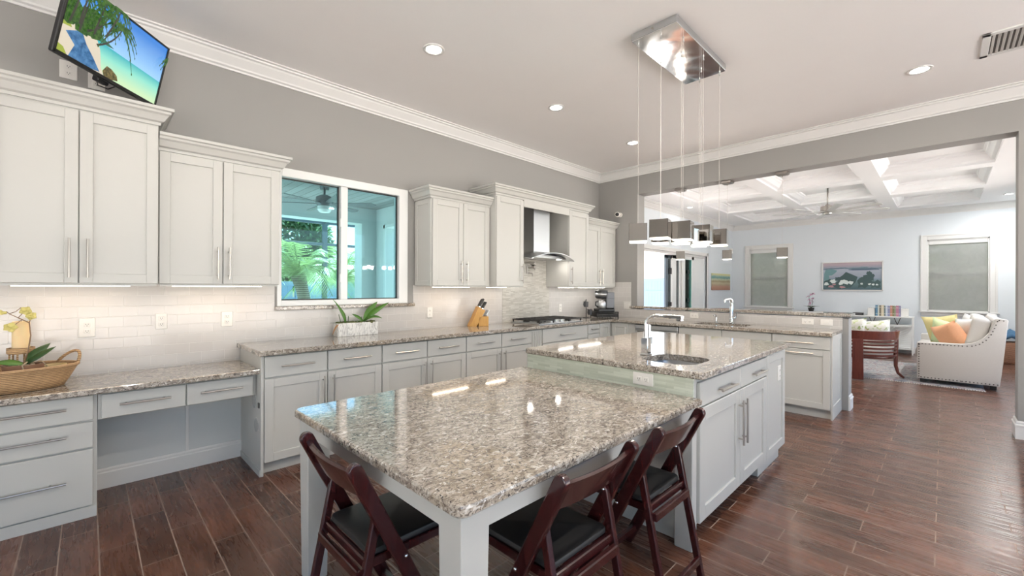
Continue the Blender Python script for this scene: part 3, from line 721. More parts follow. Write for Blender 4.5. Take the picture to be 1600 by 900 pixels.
# chandelier: mirror canopy with nine hanging cubes
M['cable'] = mat('pale_steel_cable', (.62, .58, .54), .4, .3)
t = thing('chandelier', 'chandelier with a mirrored rectangular canopy and nine hanging steel cube lights', 'chandelier', (-2.80, -2.585, CZ))
def ripple():
    m = mat('rippled_mirror_steel', (.92, .94, .96), .10, 1.0); q = NT(m); q.bump(q.noise(q.wpos(), 4, 1, .5, .3), .30, .02); return m
M['ripple'] = ripple()
MB().box(-3.275, -2.325, -2.755, -2.415, 3.203, CZ, .003).build('canopy', M['steel'], t)
MB().box(-3.273, -2.327, -2.753, -2.417, 3.199, 3.203).build('mirror_plate', M['ripple'], t)
for x in (-3.29, -2.31): MB().tube([(x, -2.585, 3.225), (x + (.02 if x < -3 else -.02), -2.585, 3.225)], .008, 10).build('finial', M['nickel'], t)
PINS = [(-3.202, -2.434, 1.789, 28), (-3.199, -2.607, 1.802, 14), (-2.864, -2.448, 1.803, 20), (-3.037, -2.70, 1.796, 10), (-2.85, -2.607, 1.792, 16),
        (-2.673, -2.703, 1.806, 8), (-2.491, -2.617, 1.806, 14), (-2.32, -2.537, 1.812, 20), (-2.325, -2.705, 1.807, 12)]
def cube_light(t, x, y, z, rot, top, h=.064, lamp=True):
    T = Matrix.Translation((x, y, z)) @ Matrix.Rotation(math.radians(rot), 4, 'Z')
    m = MB()
    m.box(-h, h, -h, -h + .004, -h, h, 0, T).box(-h, h, h - .004, h, -h, h, 0, T).box(-h, -h + .004, -h, h, -h, h, 0, T).box(h - .004, h, -h, h, -h, h, 0, T)
    s = m.build('cube_shade', M['mirror'], t)
    MB().box(-h + .004, h - .004, -h + .004, h - .004, -h - .008, -h + .004, .001, T).build('lit_glass', M['glow'], s)
    MB().box(-h + .004, h - .004, -h + .004, h - .004, h - .010, h - .003, .001, T).build('lit_glass', M['glow'], s)  # glowing top glass added to light the ceiling
    MB().tube([(x, y, z + h - .004), (x, y, top)], .0012, 6).build('cable', M['cable'], t)
    MB().lathe([(.006, 0), (.006, .014), (.003, .02)], (x, y, top - .02), 10).build('cable_grip', M['nickel'], t)
    if lamp: light('POINT', 'cube_glow', (x, y, z - h - .035), PEND_W, (1, .88, .74), t, .03)
for x, y, z, r in PINS: cube_light(t, x, y, z, r, 3.199)
for y, z, lb in ((-1.328, 1.859, 'single cube pendant over the bar, left of three'), (-1.970, 1.836, 'single cube pendant over the bar, middle of three'), (-2.614, 1.830, 'single cube pendant over the bar, right of three, before the shaded window')):
    q = thing('bar_pendant', lb, 'pendant light', (.11, y, 2.838), 'cube pendants over the bar')
    MB().box(.045, .175, y - .065, y + .065, 2.808, 2.838, .003).box(.055, .165, y - .055, y + .055, 2.80, 2.808, .002).build('canopy', M['nickel'], q)
    cube_light(q, .11, y, z, {-1.328: 24, -1.970: 17, -2.614: 13}[y], 2.80, .058)

# ------------------------------------------------------------------ things on the ceiling and walls
t = thing('air_vent', 'white louvred air vent in the kitchen ceiling', 'vent', (-1.2, -4.42, CZ))
MB().box(-1.42, -.98, -4.60, -4.235, CZ - .006, CZ - .0005, .002).build('backing', M['gap'], t)
MB().box(-1.43, -.97, -4.27, -4.225, CZ - .012, CZ, .003).box(-1.43, -.97, -4.62, -4.575, CZ - .012, CZ, .003).box(-1.43, -1.385, -4.62, -4.225, CZ - .012, CZ, .003).box(-1.015, -.97, -4.62, -4.225, CZ - .012, CZ, .003).build('frame', M['trim'], t)
for k in range(11):
    y = -4.283 - k * .028
    MB().box(-1.39, -1.01, -.009, .009, -.001, .001, 0, Matrix.Translation((0, y, CZ - .009)) @ Matrix.Rotation(.6, 4, 'X')).build('louvre', M['trim'], t)
def outlet(x, z, label, w=.072, h=.118, y=-.010, dup_=True, slots=1, T=None):
    t = thing('wall_outlet', label, 'outlet', (x, y, z) if T is None else T @ Vector((x, 0, z)))
    T = T or fm(y, '-y')
    p = MB().box(x - w / 2, x + w / 2, 0, .007, z - h / 2, z + h / 2, .003, T).build('cover_plate', M['white_pl'], t)
    horiz = w > h
    for c in range(slots):
        cx = x if slots == 1 else x + (c - (slots - 1) / 2) * .046
        for s in (-1, 1):
            ox, oz = (cx + s * .022, z) if horiz else (cx, z + s * .022)
            MB().box(ox - .016, ox + .016, .006, .010, oz - .014, oz + .014, .003, T).build('receptacle', M['white_pl'], t)
            m = MB()
            for q in (-1, 1): m.box(ox + q * .006 - .0012, ox + q * .006 + .0012, .0095, .0108, oz - .003, oz + .006, 0, T)
            m.box(ox - .002, ox + .002, .0095, .0108, oz - .010, oz - .006, 0, T); m.build('slot', M['socket'], t)
    return t
def switch(x, z, label, n=2, T=None, y=-.010, w=None, h=.118):
    T = T or fm(y, '-y'); w = w or .05 + .046 * n * .75
    t = thing('wall_switch', label, 'switch', T @ Vector((x, 0, z)))
    MB().box(x - w / 2, x + w / 2, 0, .007, z - h / 2, z + h / 2, .003, T).build('cover_plate', M['white_pl'], t)
    for k in range(n):
        cx = x + (k - (n - 1) / 2) * .046
        if w > h and n == 1: MB().box(cx - .033, cx + .033, .006, .011, z - .016, z + .016, .003, T).build('rocker', M['white_pl'], t)
        else: MB().box(cx - .016, cx + .016, .006, .011, z - .033, z + .033, .003, T).build('rocker', M['white_pl'], t)
outlet(-6.167, 1.094, 'white wall outlet beside the candle basket', .082, .125)
t = outlet(-5.774, 1.118, 'narrow white data plate in the tile above the desk middle', .070, .115)
outlet(-5.358, 1.115, 'white wall outlet nearest the planter above the desk', .080, .118)
outlet(-3.402, 1.092, 'white wall outlet right of the window sill'); outlet(-1.05, 1.07, 'white wall outlet between cooktop and coffee maker')
TO = fm(-.010, '-x')
switch(-.535, 1.10, 'double white switch plate on the tiled wall end beside the coffee maker', 2, TO)
outlet(-1.58, .99, 'white outlet in the peninsula backsplash left of the faucet', .118, .072, T=TO)
outlet(-2.905, .985, 'white outlet in the peninsula backsplash right of the sink', .118, .072, T=TO)
switch(-3.085, .985, 'horizontal white switch plate at the peninsula backsplash end', 1, TO, w=.118, h=.072)
outlet(-2.815, .848, 'white double outlet on the mosaic strip between table and island', .125, .072, T=fm(-3.843, '-x'))
outlet(-2.18, .70, 'white outlet on the side panel of the island', T=fm(-3.109, '-y'))
outlet(-6.26, 2.802, 'white cable plate on the wall below the television corner', .085, .118, y=0)
outlet(-6.125, 2.775, 'white outlet on the wall behind the television bracket', .085, .118, y=0)
t = thing('security_camera', 'small white security camera with black lens on the wall above the corner cabinet', 'camera', (0, -.40, 2.55))
MB().lathe([(0, 0), (.035, 0), (.035, .015), (0, .018)], T=Matrix.Translation((0, -.405, 2.55)) @ Matrix.Rotation(-PI / 2, 4, 'Y')).build('mount', M['white_pl'], t, True, auto=True)
MB().tube([(-.01, -.405, 2.55), (-.05, -.40, 2.55)], .01).build('stem', M['white_pl'], t)
TC = Matrix.Translation((-.075, -.395, 2.548)) @ Matrix.Rotation(math.radians(20), 4, 'Z') @ Matrix.Rotation(-PI / 2, 4, 'Y')
MB().lathe([(0, -.03), (.034, -.028), (.038, 0), (.038, .03), (.034, .034), (0, .034)], T=TC).build('housing', M['white_pl'], t, True, auto=True)
MB().lathe([(0, .034), (.030, .034), (.026, .040), (0, .041)], T=TC).build('lens', M['black'], t, True)

# television on an arm, tilted and turned into the room
TVM = Matrix.Translation((-6.030, -.437, 2.856)) @ Matrix.Rotation(.862, 4, 'Z') @ Matrix.Rotation(.228, 4, 'X')
t = thing('television', 'flat television on a tilting wall arm showing a palm beach', 'television', (0, 0, 0)); t.matrix_world = TVM; local(t)
w_, h_ = .3675, .2175
MB().box(-w_, w_, .0, .028, -h_, h_, .006).box(-.25, .25, .02, .055, -.15, .12, .012).build('housing', M['black'], t)
M['tvgloss'] = mat('glossy_black_bezel', (.012, .012, .012), .12)
b = .012
MB().box(-w_, w_, -.008, 0, -h_, -h_ + .020, .002).box(-w_, w_, -.008, 0, h_ - b, h_, .002).box(-w_, -w_ + b, -.008, 0, -h_, h_, .002).box(w_ - b, w_, -.008, 0, -h_, h_, .002).build('bezel', M['tvgloss'], t)
def emis(name, col, s=.85): return mat(name, tuple(c * .02 for c in col), .12, emit=col, es=s)
def scr_grad(name, stops, axis):
    m = emis(name, (1, 1, 1)); q = NT(m); v = q.pos('Object'); sp = q.new('ShaderNodeSeparateXYZ'); q.l.new(v, sp.inputs[0])
    r = q.new('ShaderNodeMapRange'); q.l.new(sp.outputs[axis], r.inputs[0]); r.inputs[1].default_value = -.2; r.inputs[2].default_value = .2
    q.l.new(q.ramp(r.outputs[0], stops), q.b.inputs['Emission Color']); return m
def emis_noise(name, a, b_, sc):
    m = emis(name, a); q = NT(m); q.l.new(q.ramp(q.noise(q.pos(), sc, 3, .6), [(.35, a), (.65, b_)]), q.b.inputs['Emission Color']); return m
SM = [scr_grad('screen_sky', [(.35, (.35, .62, .90)), (.95, (.03, .20, .62))], 2), scr_grad('screen_sea', [(.05, (.55, .75, .45)), (.28, (.25, .68, .55)), (.44, (.02, .38, .44))], 2),
      emis('screen_sand', (.66, .58, .46)), emis_noise('screen_shade', (.02, .09, .22), (.10, .24, .45), 30), emis_noise('screen_green', (.012, .05, .012), (.07, .16, .03), 50),
      emis('screen_trunk', (.05, .045, .04)), emis_noise('screen_rock', (.05, .045, .02), (.22, .17, .07), 60), emis('screen_lime', (.32, .38, .06)), emis_noise('screen_island', (.02, .10, .08), (.05, .20, .10), 40)]
sc_ = MB(); X0, X1, Y0, Y1 = -w_ + b, w_ - b, -h_ + .02, h_ - b
lay = [0]
def sp_(pts, mi, cut=True):
    lay[0] += 1; y = -.0005 - lay[0] * .00004
    P = [(X0 + (X1 - X0) * min(1, max(0, u)), y, Y0 + (Y1 - Y0) * min(1, max(0, v))) for u, v in pts]
    try: sc_.quad(P, mi)
    except ValueError: pass
sp_([(0, 0), (1, 0), (1, 1), (0, 1)], 0)
sp_([(.2, 0), (1, 0), (1, .40), (.42, .43), (.30, .44)], 1)
sp_([(.28, .435), (.40, .435), (.46, .45), (.42, .47), (.36, .50), (.28, .50)], 8)
sp_([(0, 0), (.42, 0), (.38, .10), (.36, .22), (.34, .32), (.30, .42), (.22, .48), (0, .50)], 2)
sp_([(.04, .30), (.16, .42), (.22, .28), (.30, .16), (.38, .02), (.30, 0), (.10, 0), (.13, .18)], 3)
sp_([(.0, .0), (.09, .0), (.05, .08), (0, .10)], 7); sp_([(.0, .36), (.08, .38), (.05, .46), (0, .46)], 7)
rs = random.Random(3)
for k in range(26):
    cx, cy, r = rs.uniform(0, .27), rs.uniform(.46, .74), rs.uniform(.04, .09)
    sp_([(cx + r * rs.uniform(.7, 1.2) * math.cos(a), cy + 1.5 * r * rs.uniform(.6, 1.1) * math.sin(a)) for a in [i * PI / 4 for i in range(8)]], 4)
sp_([(.40, .06), (.43, .16), (.48, .15), (.54, .10), (.56, .03), (.50, .0), (.42, .0)], 6)
def strip2(pts, w0, w1, mi):
    n = len(pts)
    for i in range(n - 1):
        (a, b1), (c, d1) = pts[i], pts[i + 1]; L = math.hypot(c - a, d1 - b1) or 1; nx, ny = -(d1 - b1) / L, (c - a) / L * 1.7
        wa = w0 + (w1 - w0) * i / (n - 1); wb_ = w0 + (w1 - w0) * (i + 1) / (n - 1)
        sp_([(a + nx * wa, b1 + ny * wa), (a - nx * wa, b1 - ny * wa), (c - nx * wb_, d1 - ny * wb_), (c + nx * wb_, d1 + ny * wb_)], mi)
def scr_palm(base, mid, top, n, R, seed):
    q = random.Random(seed); pts = []
    for i in range(9):
        s = i / 8; pts.append(((1 - s) ** 2 * base[0] + 2 * s * (1 - s) * mid[0] + s * s * top[0], (1 - s) ** 2 * base[1] + 2 * s * (1 - s) * mid[1] + s * s * top[1]))
    strip2(pts, .009, .005, 5)
    for k in range(n):
        a = -.5 + (PI + 1.0) * k / (n - 1) + q.uniform(-.1, .1); r = R * q.uniform(.8, 1.15)
        fr = [(top[0] + r * s * math.cos(a), top[1] + 1.7 * (r * s * math.sin(a) - .9 * r * s * s)) for s in (0, .25, .5, .75, 1)]
        strip2(fr, .012, .002, 4)
        for i in range(1, 5):
            for sgn in (-1, 1):
                x, y = fr[i]; dl = .05 * (1.15 - i / 5)
                strip2([(x, y), (x + dl * .5 * math.cos(a + sgn), y - dl * 1.9)], .006, .001, 4)
scr_palm((.30, .36), (.44, .50), (.49, .80), 11, .20, 1); scr_palm((.13, .40), (.14, .7), (.17, 1.0), 11, .20, 2); scr_palm((.18, .45), (.30, .58), (.33, .84), 10, .15, 4); scr_palm((1.02, .3), (1.02, .6), (1.03, .82), 9, .11, 5)
scr_palm((.02, .42), (.05, .7), (.06, .92), 10, .15, 6); scr_palm((.22, .45), (.24, .8), (.27, .97), 12, .17, 7); scr_palm((.08, .45), (.09, .8), (.11, 1.02), 12, .18, 8); scr_palm((.30, .5), (.36, .8), (.38, 1.0), 10, .13, 9)
sc_.build('screen', SM, t)
t2 = MB().box(-.06, .06, .055, .075, -.06, .06, .004).build('mount_plate', M['black'], t)
inv = TVM.inverted()
m = MB().tube([inv @ Vector((-6.0, -.02, 2.80)), inv @ Vector((-5.98, -.20, 2.80)), inv @ Vector((-6.0, -.36, 2.82)), Vector((0, .06, -.02))], .016, 8); m.build('wall_arm', M['black'], t)
m = MB().tube([inv @ Vector((-6.125, -.012, 2.775)), inv @ Vector((-6.12, -.06, 2.73)), inv @ Vector((-6.07, -.12, 2.70)), inv @ Vector((-6.02, -.2, 2.715)), Vector((-.03, .05, -.12))], .004, 6); m.build('power_cord', M['black'], t)
MB().box(-.05, .03, .03, .07, -.235, -.19, .006).build('sensor_box', M['black'], t)

# ------------------------------------------------------------------ range hood, cooktop, pot filler
t = thing('range_hood', 'stainless range hood with curved glass canopy between the tall cabinets', 'range hood', (-1.83, -.25, 1.75))
MB().box(-1.975, -1.655, -.30, -.016, 1.84, 2.44, .002).build('chimney', M['steel'], t)
MB().box(-2.16, -1.47, -.42, -.016, 1.775, 1.80, .004).box(-2.02, -1.61, -.34, -.016, 1.80, 1.845, .01).build('motor_box', M['steel'], t)
m = MB(); N = 20; lo = []; hi = []
for i in range(N + 1):
    u = -1 + 2 * i / N; x = -1.845 + .44 * u; z = 1.835 - .085 * u * u
    yf = -.535 - .055 * (1 - u * u)
    r = []
    for yy, zz in ((yf, z - .02), (yf, z - .012), (-.43, z), (-.30, z + .012), (-.30, z + .004), (-.43, z - .008)): r.append(m.bm.verts.new((x, yy, zz)))
    lo.append(r)
for a, b in zip(lo, lo[1:]):
    for j in range(6): m.bm.faces.new((a[j], a[(j + 1) % 6], b[(j + 1) % 6], b[j]))
m.bm.faces.new(lo[0]); m.bm.faces.new(lo[-1][::-1])
m.build('curved_visor', M['steel'], t, True, auto=True)
MB().box(-2.20, -1.43, -.44, -.10, 1.760, 1.776, .002).build('filter_panel', M['steel'], t)
for x in (-2.10, -1.53):
    MB().lathe([(0, -.004), (.030, -.004), (.032, 0), (0, .002)], (x, -.36, 1.758)).build('lamp_lens', M['lamp'], t, True)
    light('AREA', 'hood_glow', (x, -.36, 1.748), .6, SOFT, t, .06)
t = thing('gas_cooktop', 'stainless gas cooktop with black iron grates set in the worktop', 'cooktop', (-1.72, -.33, .914))
MB().slab(rrect(-2.18, -1.27, -.585, -.085, .02, 4), .914, .928, .004).build('tray', M['steel'], t)
for k, (x0, x1) in enumerate(((-2.165, -1.875), (-1.87, -1.58), (-1.575, -1.285))):
    yb = -.10; yf = -.565 if k != 1 else -.40
    g = MB(); z = .962; r = .007
    for y in (yb, yf): g.box(x0, x1, y - r, y + r, z - .007, z + .007, .003)
    for x in (x0 + r, x1 - r): g.box(x - r, x + r, yf, yb, z - .007, z + .007, .003)
    for f in (.25, .5, .75): xx = x0 + (x1 - x0) * f; g.box(xx - .005, xx + .005, yf, yb, z - .007, z + .009, .002)
    for f in ((.33, .66) if k != 1 else (.5,)): yy = yf + (yb - yf) * f; g.box(x0, x1, yy - .005, yy + .005, z - .007, z + .009, .002)
    for x in (x0 + .012, x1 - .012):
        for y in (yb - .005, yf + .005): g.box(x - .008, x + .008, y - .008, y + .008, .928, z, .002)
    g.build('grate', M['iron'], t)
for x, y, r in ((-2.02, -.215, .045), (-2.02, -.44, .035), (-1.725, -.24, .06), (-1.43, -.215, .035), (-1.43, -.44, .045)):
    MB().lathe([(0, 0), (r, 0), (r * .95, .012), (r * .75, .014), (r * .75, .020), (0, .022)], (x, y, .928)).build('burner', M['iron'], t, True, auto=True)
for k in range(5):
    x = -1.845 + k * .06; y = -.49 - (.03 if k % 2 else 0)
    MB().lathe([(0, 0), (.024, 0), (.024, .008), (.018, .010), (.017, .030), (.013, .034), (0, .034)], (x, y, .928), 20).build('knob', M['chrome'], t, True, auto=True)
t = thing('pot_filler', 'chrome folding pot filler faucet on the mosaic wall below the hood', 'faucet', (-1.70, -.05, 1.66))
MB().lathe([(0, 0), (.032, 0), (.032, .008), (.02, .014), (0, .014)], T=Matrix.Translation((-1.70, -.014, 1.68)) @ Matrix.Rotation(PI / 2, 4, 'X')).build('wall_flange', M['nickel'], t, True, auto=True)
MB().tube([(-1.70, -.02, 1.68), (-1.70, -.075, 1.68)], .012).tube([(-1.70, -.075, 1.62), (-1.70, -.075, 1.74)], .014).build('wall_body', M['nickel'], t, True, auto=True)
MB().tube([(-1.70, -.075, 1.715), (-1.96, -.10, 1.715)], .010).tube([(-1.96, -.10, 1.73), (-1.96, -.10, 1.60)], .012).build('upper_arm', M['nickel'], t, True, auto=True)
MB().tube([(-1.70, -.075, 1.645), (-1.95, -.16, 1.645)], .010).tube([(-1.95, -.16, 1.66), (-1.95, -.16, 1.56)], .012).tube([(-1.95, -.16, 1.57), (-1.87, -.18, 1.57), (-1.86, -.18, 1.53)], .009).build('lower_arm', M['nickel'], t, True, auto=True)
MB().tube([(-1.72, -.075, 1.68), (-1.72, -.12, 1.68)], .006).tube([(-1.95, -.16, 1.60), (-1.91, -.20, 1.60)], .006).build('lever', M['nickel'], t, True)

# ------------------------------------------------------------------ faucets
def box_tube(m, path, w, h): m.tube(path, w, 4, flat=h / w)
t = thing('island_faucet', 'tall polished chrome faucet with flat spout beside the prep sink', 'faucet', (-3.50, -2.655, IZ))
x, y = -3.50, -2.655
MB().box(x - .029, x + .029, y - .029, y + .029, IZ, IZ + .012, .003).box(x - .024, x + .024, y - .024, y + .024, IZ + .01, IZ + .115, .003).build('body', M['chrome'], t)
pts = [(x, y, IZ + .11), (x, y, IZ + .20)] + [(x, y - .07 + .07 * math.cos(a), IZ + .20 + .062 * math.sin(a)) for a in [i * PI / 2 / 8 for i in range(1, 9)]] + [(x, y - .24, IZ + .262)]
MB().tube(pts, [.014] * 2 + [.0135] * 8 + [.0135], 14, flat=.85).box(x - .016, x + .016, y - .245, y - .12, IZ + .252, IZ + .274, .005).box(x - .014, x + .014, y - .243, y - .205, IZ + .236, IZ + .255, .005).build('spout', M['chrome'], t, True, auto=True)
MB().box(x + .026, x + .060, y - .018, y + .018, IZ + .07, IZ + .115, .004).box(x + .034, x + .052, y - .009, y + .009, IZ + .11, IZ + .20, .003).build('lever', M['chrome'], t)
t = thing('sink_faucet', 'chrome pull-down faucet behind the peninsula sink', 'faucet', (-.085, -2.09, .914))
x, y = -.085, -2.09
MB().lathe([(0, 0), (.030, 0), (.030, .012), (.024, .02), (.024, .10), (.021, .105), (.021, .29), (0, .29)], (x, y, .914), 20).build('body', M['chrome'], t, True, auto=True)
MB().tube([(x, y, 1.19), (x - .01, y, 1.225), (x - .05, y + .01, 1.24), (x - .16, y + .03, 1.228)], [.022, .022, .018, .014], 14).tube([(x - .15, y + .03, 1.232), (x - .155, y + .03, 1.195)], .015, 12).build('spout', M['chrome'], t, True, auto=True)
MB().tube([(x, y, .99), (x - .01, y - .055, .995)], .018, 14).tube([(x - .01, y - .055, .99), (x - .02, y - .075, 1.06)], [.009, .006], 8).build('lever', M['chrome'], t, True, auto=True)
t = thing('soap_dispenser', 'small chrome soap dispenser left of the peninsula faucet', 'soap dispenser', (-.085, -1.90, .914))
MB().lathe([(0, 0), (.022, 0), (.022, .008), (.013, .014), (.012, .07), (0, .07)], (-.085, -1.90, .914), 16).build('body', M['chrome'], t, True, auto=True)
MB().tube([(-.085, -1.90, .98), (-.085, -1.90, 1.01), (-.10, -1.898, 1.017), (-.15, -1.89, 1.008)], [.010, .010, .008, .006], 10).build('nozzle', M['chrome'], t, True)

# ------------------------------------------------------------------ coffee maker on its pod drawer
CT = Matrix.Translation((-.375, -.345, .914)) @ Matrix.Rotation(math.radians(-36), 4, 'Z')
t = thing('pod_drawer', 'black wire pod drawer under the coffee maker', 'drawer', (0, 0, 0)); t.matrix_world = CT; local(t)
m = MB()
for z in (.02, .05, .085):
    m.tube([(-.17, -.15, z), (.17, -.15, z), (.17, .15, z), (-.17, .15, z), (-.17, -.15, z)], .004, 6)
for k in range(9): m.tube([(-.17 + k * .0425, -.15, .0), (-.17 + k * .0425, -.15, .088)], .003, 6)
for s in (-1, 1):
    for q in (-1, 1): m.tube([(s * .165, q * .145, 0), (s * .165, q * .145, .09)], .006, 8)
m.build('wire_rack', M['black'], t, True)
MB().box(-.165, .165, -.145, .145, .02, .07, .004).build('drawer_box', M['iron'], t)
MB().box(-.175, .175, -.155, .155, .086, .094, .003).build('top_tray', M['black'], t)
CM = CT @ Matrix.Translation((0, 0, .0945))
t = thing('coffee_maker', 'black and steel drip coffee maker with carafe in the corner', 'coffee maker', (0, 0, 0)); t.matrix_world = CM; local(t)
M['dk_steel'] = mat('dark_grey_steel', (.10, .10, .105), .3, .8)
MB().box(-.13, .13, -.11, .12, 0, .045, .012, seg=2).build('base', M['black'], t)
MB().box(.0, .135, -.09, .125, .045, .30, .015, seg=2).build('water_tank', M['dk_steel'], t)
MB().lathe([(0, .20), (.075, .20), (.095, .22), (.10, .30), (.095, .325), (.05, .335), (0, .335)], (-.045, 0, 0), 28).build('brew_head', M['black'], t, True, auto=True)
MB().lathe([(.10, .24), (.1015, .24), (.1015, .285), (.10, .285)], (-.045, 0, 0), 28, cap=False).build('steel_band', M['steel'], t, True)
MB().box(.02, .13, -.095, -.088, .20, .30, .004).build('control_panel', M['dk_steel'], t)
MB().lathe([(0, .045), (.065, .045), (.078, .07), (.078, .13), (.062, .165), (.05, .18), (0, .18)], (-.05, -.02, 0), 24).build('carafe', M['steel'], t, True, auto=True)
MB().tube([(-.115, -.05, .155), (-.165, -.075, .15), (-.17, -.078, .10), (-.12, -.055, .07)], .009, 8).build('carafe_handle', M['black'], t, True)
t = thing('mug_stand', 'small black wire mug stand left of the coffee maker', 'mug stand', (-.66, -.21, .914))
M['mug'] = mat('dark_glazed_mug', (.06, .06, .065), .15)
MB().tube([(-.66, -.21, .914), (-.66, -.21, 1.20)], .005, 8).lathe([(0, 0), (.06, 0), (.06, .006), (0, .008)], (-.66, -.21, .914)).tube([(-.66, -.21, 1.17), (-.71, -.23, 1.16), (-.72, -.235, 1.18)], .004, 6).tube([(-.66, -.21, 1.05), (-.63, -.26, 1.04), (-.62, -.27, 1.06)], .004, 6).build('wire_post', M['black'], t, True)
for x, y, z in ((-.705, -.235, 1.085), (-.635, -.26, .965)):
    q = thing('mug', 'dark mug hanging on the upper hook of the mug stand' if z > 1 else 'dark mug hanging on the lower hook of the mug stand', 'mug', (x, y, z))
    MB().lathe([(0, 0), (.034, 0), (.038, .08), (.034, .08), (.031, .006), (0, .006)], (x, y, z), 18).build('cup', M['mug'], q, True, auto=True)
    MB().tube([(x - .036, y, z + .065), (x - .062, y, z + .06), (x - .062, y, z + .025), (x - .035, y, z + .018)], .005, 8).build('cup_handle', M['mug'], q, True)

# ------------------------------------------------------------------ knife block
KT = Matrix.Translation((-2.80, -.16, .914)) @ Matrix.Rotation(math.radians(-22), 4, 'Z')
t = thing('knife_block', 'honey bamboo knife block on the worktop left of the cooktop', 'knife block', (0, 0, 0)); t.matrix_world = KT; local(t)
MB().prism([(-.13, .0), (-.045, .0), (.065, .185), (-.02, .235)], -.055, .055, 'y', bev=.003).build('slanted_block', M['bamboo'], t)
MB().box(-.02, .105, -.055, .055, 0, .115, .003).build('steak_knife_box', M['bamboo'], t)
M['rivet'] = mat('steel_rivet', (.7, .7, .7), .25, 1.0)
def knife(lx, ly, lz, L, label, w=.013):
    k = thing('knife', label, 'knife', (0, 0, 0), 'knives in the knife block'); a = math.radians(30)
    k.matrix_world = KT @ Matrix.Translation((lx, ly, lz)) @ Matrix.Rotation(a, 4, 'Y'); local(k)
    MB().box(-.0012, .0012, -w * .8, w * .8, .002, .012).build('blade', M['steel'], k)
    MB().box(-.008, .008, -w * .9, w * .9, .0, .014, .003).build('bolster', M['chrome'], k)
    MB().prism([(-w, .014), (w * .8, .014), (w, L * .5), (w * .9, L * .9), (w * .4, L), (-w * .9, L * .96), (-w * .8, L * .5)], -.008, .008, 'x', bev=.003).build('handle', M['black'] if lz > .15 else M['steel'], k)
for i, (ly, L, dx) in enumerate(((-.034, .115, .0), (-.010, .12, .0), (.014, .11, .0), (.036, .11, 0))): knife(-.005 + dx, ly, .226, L, 'black handled knife in the top row of the knife block')
for i, ly in enumerate((-.030, .0, .030)): knife(.035, ly, .203, .10, 'black handled knife in the second row of the knife block')
for i in range(6): knife(.02 + .055 * (i % 2), -.036 + .036 * (i // 2), .115, .085, 'steel handled steak knife in the low front box', .009)

# ------------------------------------------------------------------ planter with orchids
def leaf(m, base, az, L, w, lift, droop, mi=0, seg=8, fold=.18, roll=0):
    prev = None; d = Vector((math.cos(az), math.sin(az), 0)); s0 = Vector((-d.y, d.x, 0))
    for i in range(seg + 1):
        u = i / seg; sl = math.sin(lift) - 2 * droop * u; nn = (Vector((0, 0, math.cos(lift))) - d * sl).normalized(); s = s0 * math.cos(roll) + nn * math.sin(roll); p = Vector(base) + d * L * u * math.cos(lift * (1 - u * .3)) + Vector((0, 0, L * (math.sin(lift) * u - droop * u * u)))
        ww = w * (math.sin(PI * min(1, .12 + .88 * u)) ** .6 if u < 1 else .02) * (.6 + .4 * math.sin(PI * u))
        q2 = nn * math.cos(roll) - s0 * math.sin(roll); r = [m.bm.verts.new(p - s * ww + q2 * ww * fold), m.bm.verts.new(p), m.bm.verts.new(p + s * ww + q2 * ww * fold)]
        if prev:
            for j in range(2):
                f = m.bm.faces.new((prev[j], prev[j + 1], r[j + 1], r[j])); f.material_index = mi
        prev = r
def leafpart(name, parent, m, *ls):
    b = MB()
    for l in ls: leaf(b, *l)
    o = b.build(name, m, parent, True); o.modifiers.new('th', 'SOLIDIFY').thickness = .0025; return o
t = thing('planter', 'white marble planter box with green orchid leaves below the window', 'planter', (-4.315, -.115, .914))
MB().slab(rrect(-4.515, -4.112, -.165, -.062, .006, 3), .914, 1.038, .003, None).build('marble_box', M['marble'], t)
mm = MB(); r_ = random.Random(5)
for k in range(42):
    x, y = r_.uniform(-4.50, -4.13), r_.uniform(-.155, -.072); s = r_.uniform(.010, .022)
    mm.lathe([(0, -s), (s * .8, -s * .5), (s, 0), (s * .7, s * .5), (0, s * .7)], (x, y, 1.038), 7)
mm.build('moss', M['soil'], t, True)
Y = -.115
leafpart('leaf', t, M['leaf'], ((-4.235, Y, 1.045), math.radians(15), .235, .034, 1.10, .10, 0, 8, .18, .95))
leafpart('leaf', t, M['leaf'], ((-4.235, Y, 1.045), math.radians(-12), .29, .028, .82, .12, 0, 8, .18, .85))
leafpart('leaf', t, M['leaf'], ((-4.245, Y - .01, 1.045), math.radians(-25), .20, .032, .75, .55, 0, 8, .18, .35))
leafpart('leaf', t, M['leaf'], ((-4.245, Y, 1.045), math.radians(170), .125, .018, .75, .10, 0, 8, .18, -.9))
leafpart('leaf', t, M['leaf'], ((-4.255, Y, 1.04), math.radians(200), .09, .02, .3, .15))
leafpart('leaf', t, M['leaf'], ((-4.425, Y, 1.04), math.radians(180), .18, .022, 1.5, .0, 0, 8, .18, -1.2)); leafpart('leaf', t, M['leaf'], ((-4.42, Y, 1.04), math.radians(175), .23, .012, 1.42, .0, 0, 8, .18, -1.0))
leafpart('leaf', t, M['leaf_dk'], ((-4.47, Y, 1.035), math.radians(185), .10, .012, .15, .05))
leafpart('withered_leaf', t, M['brownleaf'], ((-4.49, Y - .04, 1.035), math.radians(195), .085, .012, .0, 1.15))
MB().tube([(-4.465, Y, 1.03), (-4.485, Y, 1.12)], .003, 6).tube([(-4.395, Y, 1.03), (-4.393, Y, 1.10)], .003, 6).tube([(-4.26, Y, 1.03), (-4.262, Y, 1.09)], .003, 6).build('stake', M['leaf_dk'], t, True)

